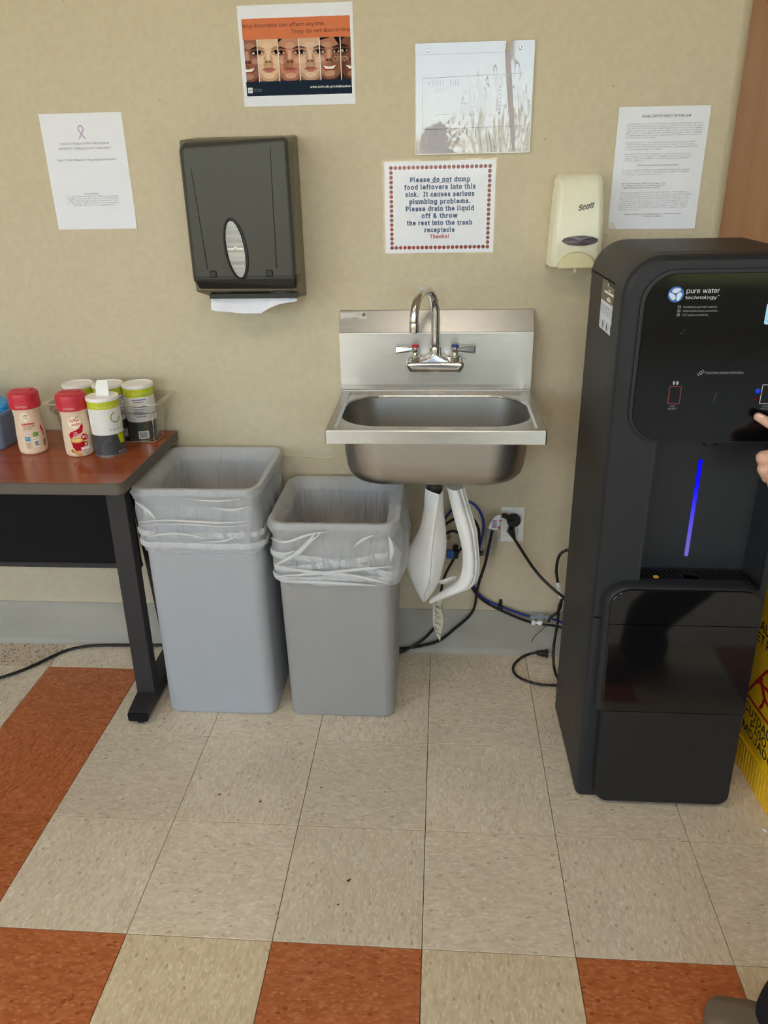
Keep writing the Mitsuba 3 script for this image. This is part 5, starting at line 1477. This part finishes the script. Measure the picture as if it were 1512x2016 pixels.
P.text('MOJADO', cxs, .118, .0235, bk, 1, bold=True, width=.160)
P.put('wet_floor_sign__print', WF, bsdf='ink_gloss', label='black bilingual warning and red falling-figure triangle')
tag('blue_wrapper', 'crumpled blue and clear plastic wrapper tucked on the yellow sign, beside the cooler', 'wrapper')
mat('wrapper_blue', c(84, 146, 200), 0.2)
blob = trimesh.creation.icosphere(subdivisions=4, radius=1)
v = blob.vertices * (1 + .5 * (meshkit.fbm(blob.vertices * 3.2 + 3, 3)[:, None] - .5)) * [.016, .040, .020]
put('blue_wrapper', trimesh.Trimesh(v + [.768, -.462, .490], blob.faces, process=False), 'wrapper_blue', 30)
# ================================================================== cords, tubes, small things
tag('power_cord', 'thick flat black power cord from the upper outlet, running behind the bins to the left', 'power cord')
pc_ = [(.207, -.022, .478), (.196, -.036, .492), (.186, -.044, .502), (.176, -.050, .504), (.168, -.050, .498), (.162, -.050, .490), (.149, -.052, .436), (.136, -.040, .343), (.116, -.030, .250), (.109, -.022, .180), (.091, -.020, .143), (.041, -.018, .089), (.001, -.018, .052), (-.047, -.019, .034), (-.122, -.019, .018), (-.30, -.016, .010), (-.60, -.016, .008), (-.9, -.016, .008), (-1.021, -.020, .007), (-1.12, -.024, .007), (-1.22, -.055, .007), (-1.29, -.142, .007), (-1.368, -.216, .007), (-1.52, -.30, .007)]
put('power_cord__cable', tube(spline(pc_, .008), .0060, 10, squash=.0042), 'cord_black', True)
put('power_cord__plug', join(lathe([(0, 0), (.0195, 0), (.0205, .004), (.0205, .014), (.018, .018), (0, .019)], 28).apply_transform(frame((.217, -.008, .4780), (1, 0, 0), (0, 0, 1)))), 'black_rubber', 30, label='round flat plug')
put('power_cord__plug_neck', hull(((.212, -.018, .482), .010), ((.190, -.034, .500), .0075), ((.184, -.038, .503), .006)), 'black_rubber', 30)
tag('cord_label', 'white warning tag with red dots wrapped on the black power cord, left of the outlet', 'tag')
wl = spline([(.170, -.053, .512), (.156, -.060, .505), (.147, -.060, .490), (.140, -.056, .468)], .003)
wr = spline([(.182, -.050, .506), (.177, -.054, .495), (.174, -.056, .482), (.170, -.054, .464)], .003)
k = min(len(wl), len(wr)); pick = lambda q: q[np.linspace(0, len(q) - 1, k).astype(int)]
put('cord_label__strip', loft([[a, (a + b) / 2 + [0, -.006, 0], b, b + [0, .0006, 0], (a + b) / 2 + [0, -.0054, 0], a + [0, .0006, 0]] for a, b in zip(pick(wl), pick(wr))]), 'paper', 40)
P = Print()
for q in range(5): P.rect(.150, .476 + q * .0052, .164, .4785 + q * .0052, (110, 112, 124), 1)
P.ell(.1735, .4980, .0032, .0032, (190, 60, 64), 1); P.ell(.1710, .4760, .0036, .0036, (190, 60, 64), 1)
P.put('cord_label__print', frame((0, -.0668, 0), (1, 0, 0), (0, 0, 1)), label='red dots and grey print')
tag('clear_sleeve', 'clear plastic tag sleeve hanging behind the black power cord', 'sleeve')
scene['sleeve_film'] = {'type': 'principledthin', 'base_color': tex((0.93, 0.94, 0.94)), 'roughness': 0.12, 'spec_trans': 0.82, 'diff_trans': 0.8, 'eta': 1.5}
sl = [[(x + .018 * math.cos(t) * s, y + .013 * math.sin(t) * s, z) for t in np.linspace(0, 2 * math.pi, 24, endpoint=False)] for x, y, z, s in ((.154, -.030, .468, .55), (.150, -.030, .450, .9), (.152, -.030, .425, 1.0), (.153, -.028, .395, 1.0), (.146, -.028, .372, 1.05), (.143, -.028, .366, .95))]
put('clear_sleeve', loft(sl, False, True), 'sleeve_film', 40)
tag('plug_cord', 'thin black cord from the lower outlet to the back of the water cooler', 'power cord')
put('plug_cord__cable', tube(spline([(.213, -.024, .436), (.219, -.030, .426), (.227, -.032, .414), (.257, -.034, .366), (.297, -.044, .312), (.334, -.070, .283), (.372, -.110, .267), (.42, -.19, .262), (.46, -.255, .262)], .008), .0044, 10), 'cord_black', True)
put('plug_cord__plug', hull(((.2115, -.014, .452), .0095), ((.2100, -.030, .448), .0080), ((.2190, -.030, .428), .0060), ((.2055, -.012, .440), .006), ((.2165, -.012, .436), .0060)), 'black_rubber', 30)
tag('blue_tube', 'blue water tube looping behind the white pipe cover and along the wall', 'tube')
put('blue_tube', tube(spline([(-.02, -.03, .44), (.014, -.024, .484), (.034, -.020, .512), (.071, -.018, .537), (.101, -.018, .526), (.125, -.018, .485), (.129, -.018, .444), (.120, -.018, .393), (.107, -.016, .332), (.100, -.016, .279), (.117, -.014, .230), (.150, -.013, .200), (.190, -.013, .181), (.246, -.013, .158), (.291, -.015, .146), (.345, -.03, .150), (.40, -.12, .17), (.44, -.255, .20)], .006), .0040, 10), 'cord_blue', True)
tag('black_tube', 'black water tube beside the blue one, from behind the white pipe cover to the cooler', 'tube')
put('black_tube', tube(spline([(-.02, -.04, .42), (.014, -.034, .468), (.035, -.034, .484), (.064, -.034, .498), (.094, -.034, .490), (.113, -.034, .457), (.116, -.030, .415), (.108, -.026, .358), (.092, -.024, .290), (.101, -.022, .249), (.130, -.021, .210), (.173, -.020, .180), (.229, -.020, .152), (.285, -.022, .131), (.325, -.03, .128), (.37, -.08, .15), (.42, -.255, .17)], .006), .0042, 10), 'cord_black', True)
tag('supply_line', 'short black tube curling from the blue valve behind the white pipe cover', 'tube')
put('supply_line', tube(spline([(.012, -.030, .430), (.024, -.030, .442), (.042, -.030, .446), (.060, -.030, .436), (.072, -.030, .410), (.062, -.034, .388), (.048, -.040, .374)], .005), .0040, 10), 'cord_black', True)
tag('loose_cord', 'black cord from the blue valve down to the floor behind the shorter bin', 'power cord')
put('loose_cord', tube(spline([(.046, -.044, .374), (.040, -.046, .358), (.019, -.045, .312), (.006, -.036, .253), (.003, -.020, .178), (-.001, -.012, .119), (-.023, -.012, .084), (-.056, -.014, .047), (-.088, -.022, .028), (-.123, -.030, .012), (-.2, -.034, .006), (-.30, -.034, .006)], .006), .0042, 10), 'cord_black', True)
tag('shutoff_valve', 'small blue-handled valve on the wall behind the white pipe cover', 'valve')
mat('valve_blue', c(40, 96, 170), 0.4)
put('shutoff_valve__body', join(cyl((.048, -.001, .380), (.048, -.050, .380), .0085, 16), cyl((.048, -.036, .360), (.048, -.036, .398), .0070, 16)), 'black_rubber', 30)
put('shutoff_valve__handle', rbox(.020, .042, -.058, -.040, .366, .392, .004), 'valve_blue', 30, label='blue handle')
tag('wall_anchor', 'round brass wall anchor beside the white pipe cover', 'anchor')
mat('brass', c(150, 132, 100), 0.35, 0.5, metal=0.7)
put('wall_anchor', lathe([(0, 0), (.010, 0), (.0095, .004), (.005, .007), (0, .008)], 20).apply_transform(frame((.022, 0.0, .415), (1, 0, 0), (0, 0, 1))), 'brass', 30)
# clip, filter, fittings
tag('cable_clip', 'black clip holding the blue and black tubes at the top of the cove base', 'clip')
put('cable_clip', join(rbox(.182, .197, -.026, -.002, .172, .186, .004), rbox(.186, .196, -.010, .000, .178, .200, .003)), 'black_rubber', 30)
tag('cable_clip_001', 'black clip on the wall holding the tubes, right of the white pipe cover', 'clip')
put('cable_clip_001', hull(((.112, -.012, .365), .008), ((.134, -.012, .364), .007)), 'black_rubber', 30)
tag('inline_filter', 'small clear inline fitting with a teal core on the blue tube, by the cooler', 'fitting')
scene['clear_fitting'] = {'type': 'principledthin', 'base_color': tex((0.80, 0.84, 0.86)), 'roughness': 0.12, 'spec_trans': 0.6, 'diff_trans': 0.8, 'eta': 1.5}
put('inline_filter__housing', lathe([(.004, 0), (.0105, .002), (.0105, .012), (.0085, .014), (.0085, .020), (.0105, .022), (.0105, .040), (.004, .043)], 20).apply_transform(frame((.284, -.018, .149), (0, 1, 0), (0, 0, 1))), 'clear_fitting', 30)
mat('teal', c(60, 150, 150), 0.4)
put('inline_filter__core', rbox(.302, .314, -.024, -.012, .142, .155, .003), 'teal', 30, label='teal core')
put('inline_filter__cap', cyl((.329, -.018, .149), (.350, -.034, .151), .0070, 16), 'clear_fitting', 30)
tag('white_connector', 'white push-fit connector on the black tube, by the cooler', 'fitting')
put('white_connector', lathe([(0, 0), (.006, 0), (.0078, .003), (.0078, .010), (.0045, .013), (.0045, .017), (.0078, .022), (.0085, .030), (.0065, .034), (0, .034)], 18).apply_transform(frame((.288, -.024, .130), (0, 1, 0), (0, 0, 1))), 'plastic_white', 30)
tag('cable_tie', 'thin black cable tie end hanging below the white connector', 'cable tie')
put('cable_tie', tube(spline([(.336, -.030, .128), (.318, -.034, .108), (.304, -.030, .089), (.297, -.028, .076), (.291, -.030, .064)], .004), .0011, 6), 'cord_black', True)
tag('cooler_cord', 'black cord with a white coupler curving out of the back of the water cooler', 'power cord')
put('cooler_cord__cable', tube(spline([(.43, -.20, .415), (.400, -.10, .412), (.376, -.062, .405), (.356, -.058, .391), (.348, -.056, .366), (.347, -.056, .332), (.355, -.056, .289), (.362, -.056, .262), (.368, -.056, .238), (.369, -.055, .214), (.358, -.052, .183), (.340, -.048, .163), (.336, -.05, .150)], .006), .0042, 10), 'cord_black', True)
put('cooler_cord__coupler', tube([(.353, -.056, .293), (.3555, -.056, .287), (.362, -.056, .262), (.3665, -.056, .243), (.3675, -.056, .239)], [.0050, .0068, .0072, .0068, .0050], 14), 'plastic_white', 40, label='white coupler')
tag('trailing_cord', 'black cord dropping down beside the cooler to the floor', 'power cord')
put('trailing_cord', tube(spline([(.375, -.070, .250), (.366, -.062, .228), (.362, -.060, .156), (.356, -.070, .098), (.354, -.082, .049), (.356, -.106, .018), (.364, -.146, .006), (.39, -.24, .006)], .006), .0042, 10), 'cord_black', True)
tag('floor_plug_cord', 'loose black cord with its plug lying in a loop on the floor by the cooler', 'power cord')
put('floor_plug_cord__cable', tube(spline([(.318, -.012, .014), (.300, -.014, .010), (.279, -.020, .006), (.248, -.052, .005), (.231, -.093, .005), (.243, -.135, .005), (.279, -.162, .005), (.316, -.173, .005), (.361, -.175, .005), (.42, -.20, .005)], .006), .0040, 10), 'cord_black', True)
put('floor_plug_cord__plug', join(hull(((.318, -.015, .012), .0075), ((.330, -.017, .013), .0105), ((.342, -.019, .013), .0095)), lathe([(0, 0), (.0135, 0), (.0140, .003), (.012, .006), (0, .006)], 20).apply_transform(frame((.340, -.020, .0142), (0, 1, 0), (0, 0, 1)))), 'black_rubber', 30)
for n, dy in enumerate((-.0055, .0055)):
    put('floor_plug_cord__prong', cbox(.346, .360, -.020 + dy - .001, -.020 + dy + .001, .011, .018), 'chrome')
# litter and marks
tag('white_scrap', 'tiny white scrap on the floor in front of the yellow sign', 'scrap')
put('white_scrap', tube([(.762, -.705, .0026), (.768, -.714, .0026)], .0024, 8), 'plastic_white', True)
mat('fleck', c(34, 26, 22), 0.7)
for n, (x, y, l) in enumerate(((-.196, -.900, .010), (-.442, -.680, .007), (-.210, -.962, .004), (-.296, -.625, .004), (-.55, -.662, .006))):
    k = 'floor_fleck' + (f'_{n:03d}' if n else '')
    tag(k, ('dark fleck on the floor, the largest, in front of the shorter bin', 'dark slanted fleck on the floor in front of the taller bin', 'dark dot on the floor just below the largest fleck', 'dark dot on the floor close to the shorter bin', 'dark fleck on the floor in front of the taller bin, by the orange tiles')[n], 'fleck', 'dirt flecks on the floor tiles')
    put(k, hull(((x, y, .0006), .0010), ((x + l * .7, y + l * .4, .0006), .0008), ((x + l * .3, y - l * .2, .0005), .0010), sub=1), 'fleck')
# ================================================================== people
mat('skin', proc(lambda p, n, uv: mix((0.60, 0.34, 0.25), (0.68, 0.42, 0.32), fbm(p.x * 60, p.y * 60, p.z * 60))), 0.45, 0.4)
mat('nail', c(236, 196, 184), 0.25)
mat('hair_brown', c(62, 46, 38), 0.6)
mat('dark_cloth', c(30, 29, 33), 0.85, 0.2)
mat('grey_cloth', c(74, 72, 78), 0.85, 0.2)
mat('shoe_brown', c(112, 98, 80), 0.6, 0.3)
mat('shoe_dark', c(40, 38, 38), 0.6, 0.3)
mat('sole', c(150, 146, 138), 0.7)


def flesh(bones, res=.012, it=12, sub=2):
    """One continuous surface: the union of the hulls of the balls at the ends of each bone, refined and relaxed."""
    r = None
    for b in bones:
        h = man(hull(*b, sub=sub))
        r = h if r is None else r + h
    r = r.refine_to_length(res)
    m = unman(r)
    m = trimesh.Trimesh(m.vertices, m.faces, process=True)
    trimesh.smoothing.filter_taubin(m, lamb=.5, nu=.52, iterations=it)
    return m


def chain(*balls): return [(balls[i], balls[i + 1]) for i in range(len(balls) - 1)]


def head(c0, f, h=.225):
    """Skull, jaw, nose, ears, neck; c0 = centre of the head, f = unit facing direction (horizontal)."""
    c0, f = np.array(c0, float), np.array(f, float)
    s = np.cross(f, [0, 0, 1])
    P_ = lambda a, b, z: tuple(c0 + f * a + s * b + np.array([0, 0, z]))
    return [((P_(-.012, 0, .030), .078), (P_(.012, 0, .020), .074), (P_(.030, 0, -.030), .052)),
            ((P_(.020, .022, -.050), .036), (P_(.020, -.022, -.050), .036), (P_(.052, 0, -.082), .022), (P_(.030, 0, .0), .055)),
            ((P_(.082, 0, .012), .008), (P_(.102, 0, -.022), .011), (P_(.080, .008, -.026), .010), (P_(.080, -.008, -.026), .010)),
            ((P_(.072, .016, -.052), .008), (P_(.072, -.016, -.052), .008), (P_(.078, 0, -.054), .009)),
            ((P_(-.004, .076, .012), .012), (P_(.0, .078, -.022), .010), (P_(-.014, .082, .0), .010)), ((P_(-.004, -.076, .012), .012), (P_(.0, -.078, -.022), .010), (P_(-.014, -.082, .0), .010)),
            ((P_(-.020, 0, -.040), .058), (P_(-.030, 0, -.150), .054))]


def face_parts(key, c0, f):
    c0, f = np.array(c0, float), np.array(f, float)
    s = np.cross(f, [0, 0, 1])
    for q in (1, -1):
        put(key + '__eye', trimesh.creation.icosphere(subdivisions=2, radius=.011).apply_translation(c0 + f * .074 + s * q * .030 + [0, 0, .010]), 'plastic_white', True)
    hp = [((tuple(c0 + f * a + s * b + np.array([0, 0, z])), r),) for a, b, z, r in ((-.024, 0, .040, .086),)]
    pts = [(tuple(c0 + f * a + s * b + np.array([0, 0, z])), r) for a, b, z, r in ((-.020, 0, .045, .084), (-.045, .030, -.02, .058), (-.045, -.030, -.02, .058), (.030, .0, .075, .045), (-.050, 0, -.07, .045))]
    put(key + '__hair', flesh([tuple(pts)], .02, 4), 'hair_brown', True)


# the one who reaches to the cooler from the right: fingertip, hand, a shoe tip and a trouser hem show
tag('person', 'person in dark trousers reaching from the right to press the cooler panel', 'person')
f1 = np.array([-.83, .55, 0]); f1 /= np.linalg.norm(f1)
sh_r, el_r, wr_r = (1.02, -.98, 1.36), (.985, -.83, 1.08), (.745, -.735, .945)
tip = np.array([.5985, -.6455, .989])
body = head((1.08, -1.14, 1.585), f1)
body += [(((1.10, -1.17, 1.42), .085), ((1.03, -.98, 1.37), .058), ((1.17, -1.34, 1.37), .058), ((1.10, -1.16, 1.25), .125)), (((1.10, -1.16, 1.25), .125), ((1.11, -1.17, 1.0), .135)), (((1.11, -1.17, 1.02), .135), ((1.07, -1.08, .90), .105), ((1.15, -1.27, .90), .105))]
body += chain((sh_r, .052), (el_r, .041), ((.86, -.78, 1.01), .036), (wr_r, .0265))
body += chain(((1.17, -1.34, 1.36), .052), ((1.20, -1.38, 1.10), .041), ((1.13, -1.36, .88), .027), ((1.11, -1.36, .80), .026))
# right hand: palm, index pointing left, other fingers curled, thumb from the palm's side
hb = [((wr_r, .0255), ((.700, -.722, .930), .022), ((.712, -.700, .942), .020), ((.668, -.712, .912), .0175), ((.676, -.684, .936), .0165), ((.664, -.716, .895), .0165))]
hb += chain(((.676, -.690, .944), .0135), ((.648, -.676, .966), .0115), ((.622, -.662, .9775), .0100), (tuple(tip + [.006, -.002, -.003]), .0082))
hb += chain(((.664, -.700, .932), .0150), ((.606, -.700, .922), .0135), ((.620, -.684, .896), .0105), ((.648, -.684, .888), .0088))
hb += chain(((.662, -.712, .914), .0148), ((.607, -.710, .904), .0128), ((.622, -.696, .880), .0100), ((.648, -.696, .874), .0084))
hb += chain(((.662, -.722, .900), .0138), ((.622, -.718, .886), .0118), ((.632, -.706, .866), .0094), ((.652, -.706, .862), .0082))
hb += chain(((.690, -.742, .932), .0150), ((.655, -.746, .928), .0118), ((.634, -.734, .920), .0098))
lh = [(((1.11, -1.36, .80), .026), ((1.10, -1.36, .73), .028), ((1.12, -1.34, .72), .024))] + sum([chain(((1.10 + .012 * (k - 1.5) * .6, -1.36 + .016 * (k - 1.5), .73), .0110), ((1.095 + .01 * (k - 1.5), -1.365 + .017 * (k - 1.5), .68), .0095), ((1.090, -1.362 + .016 * (k - 1.5), .645 + .006 * abs(k - 1.5)), .0085)) for k in range(4)], []) + chain(((1.09, -1.335, .76), .013), ((1.07, -1.325, .715), .0105), ((1.065, -1.33, .685), .009))
arm = flesh(body, .022, 14)
hand = flesh(hb + lh, .0035, 8, 2)
put('person__body', join(arm, hand), 'skin', True)
put('person__fingernail', hull((tuple(tip + [.0035, -.0070, .0015]), .0035), (tuple(tip + [.0105, -.0095, -.0010]), .0042), sub=2), 'nail', True)
face_parts('person', (1.08, -1.14, 1.585), f1)
put('person__shirt', flesh([(((1.10, -1.165, 1.435), .083), ((1.03, -.98, 1.37), .068), ((1.17, -1.34, 1.37), .068), ((1.10, -1.16, 1.25), .138)), (((1.10, -1.16, 1.25), .138), ((1.11, -1.17, .93), .150))] + chain((sh_r, .064), (el_r, .056)) + chain(((1.17, -1.34, 1.36), .064), ((1.20, -1.38, 1.12), .054)), .022, 8), 'grey_cloth', True, label='grey shirt')
# the left foot forward, its toe in the picture
toe, heel = np.array([.470, -1.178, 0]), np.array([.715, -1.266, 0])
d_ = (heel - toe) / np.linalg.norm(heel - toe); s_ = np.array([-d_[1], d_[0], 0])
Q = lambda a, b, z: tuple(toe + d_ * a + s_ * b + np.array([0, 0, z]))
ank = heel + [-.045, .012, 0]
trou = [(((1.11, -1.17, .98), .140), ((1.07, -1.08, .88), .105), ((1.15, -1.27, .88), .105))]
trou += chain(((1.13, -1.26, .86), .098), ((.93, -1.285, .47), .074), ((.632, -1.224, .19), .064), ((.613, -1.214, .085), .060))
trou += chain(((1.07, -1.09, .86), .098), ((1.09, -1.06, .47), .074), ((1.12, -1.03, .14), .064), ((1.12, -1.03, .07), .062))
put('person__trousers', flesh(trou, .02, 8), 'dark_cloth', True, label='dark trousers')


def shoe(key, toe, heel, up='shoe_brown'):
    d_ = (heel - toe) / np.linalg.norm(heel - toe); s_ = np.array([-d_[1], d_[0], 0])
    Q = lambda a, b, z: tuple(toe + d_ * a + s_ * b + np.array([0, 0, z]))
    k = put(key, flesh([((Q(.042, -.012, .036), .032), (Q(.042, .012, .036), .032), (Q(.085, -.020, .040), .034), (Q(.085, .018, .040), .034)), ((Q(.085, -.020, .040), .034), (Q(.085, .018, .040), .034), (Q(.150, 0, .058), .036)),
                        ((Q(.150, 0, .058), .036), (Q(.215, 0, .052), .036), (Q(.225, 0, .080), .030), (Q(.160, 0, .075), .030))], .008, 8), up, True)
    put(k + '__sole', extrude(unary_union([Point(Q(.045, 0, 0)[:2]).buffer(.034), Point(Q(.090, 0, 0)[:2]).buffer(.042), Point(Q(.222, 0, 0)[:2]).buffer(.034)]).convex_hull, .014), 'sole', 20)
    return k


shoe('person__shoe', toe, heel)
shoe('person__shoe', np.array([.965, -.945, 0]), np.array([1.175, -1.065, 0]))

# the photographer, seen only as a dark mirrored shape in the sign holder and the cooler
tag('person_001', 'photographer behind the camera, only mirrored as a dark head in the clear sign holder', 'person')
f2 = np.array([0., 1., 0.])
hc = (-.045, -2.50, 1.545)
bd = head(hc, f2)
bd += [(((-.045, -2.53, 1.385), .085), ((-.21, -2.53, 1.33), .056), ((.12, -2.53, 1.33), .056), ((-.045, -2.53, 1.2), .125)), (((-.045, -2.53, 1.2), .125), ((-.045, -2.53, .98), .13)), (((-.045, -2.53, .98), .13), ((-.13, -2.52, .88), .105), ((.04, -2.52, .88), .105))]
ph = np.array([-.0, -2.175, 1.415])
hb2 = []
for s in (-1, 1):
    bd += chain(((-.045 + s * .17, -2.53, 1.33), .050), ((-.045 + s * .23, -2.44, 1.09), .040), ((-.02 + s * .10, -2.24, 1.30), .027))
    bx_ = ph + [s * .084, 0, -.02]
    hb2 += [(((-.02 + s * .10, -2.24, 1.30), .026), (tuple(bx_ + [s * .012, -.02, -.045]), .024), (tuple(bx_ + [s * .010, -.015, -.005]), .020))]
    for k in range(4): hb2 += chain((tuple(bx_ + [s * .010, -.008, -.040 + k * .019]), .0105), (tuple(bx_ + [s * .004, .010, -.036 + k * .019]), .0090), (tuple(bx_ + [-s * .022, .014, -.034 + k * .018]), .0080))
    hb2 += chain((tuple(bx_ + [s * .008, -.022, -.020]), .012), (tuple(bx_ + [-s * .006, -.026, .006]), .010), (tuple(bx_ + [-s * .016, -.022, .022]), .0088))
put('person_001__body', join(flesh(bd, .024, 12), flesh(hb2, .005, 6, 1)), 'skin', True)
face_parts('person_001', hc, f2)
put('person_001__shirt', flesh([(((-.045, -2.53, 1.40), .085), ((-.21, -2.53, 1.33), .068), ((.12, -2.53, 1.33), .068), ((-.045, -2.53, 1.2), .138)), (((-.045, -2.53, 1.2), .138), ((-.045, -2.53, .90), .150))] + sum([chain(((-.045 + s * .17, -2.53, 1.33), .062), ((-.045 + s * .23, -2.44, 1.09), .053), ((-.028 + s * .115, -2.27, 1.27), .040)) for s in (-1, 1)], []), .024, 8), 'dark_cloth', True, label='dark top')
put('person_001__trousers', flesh([(((-.045, -2.53, .97), .140), ((-.13, -2.52, .86), .105), ((.04, -2.52, .86), .105))] + sum([chain(((-.045 + s * .085, -2.52, .86), .098), ((-.045 + s * .10, -2.50, .47), .074), ((-.045 + s * .11, -2.53, .10), .062)) for s in (-1, 1)], []), .024, 8), 'dark_cloth', True, label='dark trousers')
for s in (-1, 1): shoe('person_001__shoe', np.array([-.045 + s * .13, -2.33, 0]), np.array([-.045 + s * .11, -2.57, 0]), 'shoe_dark')
tag('mobile_phone', 'dark mobile phone held up behind the viewpoint by the photographer', 'phone')
put('mobile_phone__case', rbox(-.074, .074, -2.181, -2.172, 1.382, 1.456, .004), 'black_rubber', 30)
put('mobile_phone__screen', cbox(-.070, .070, -2.1818, -2.1806, 1.385, 1.453), 'cooler_gloss')
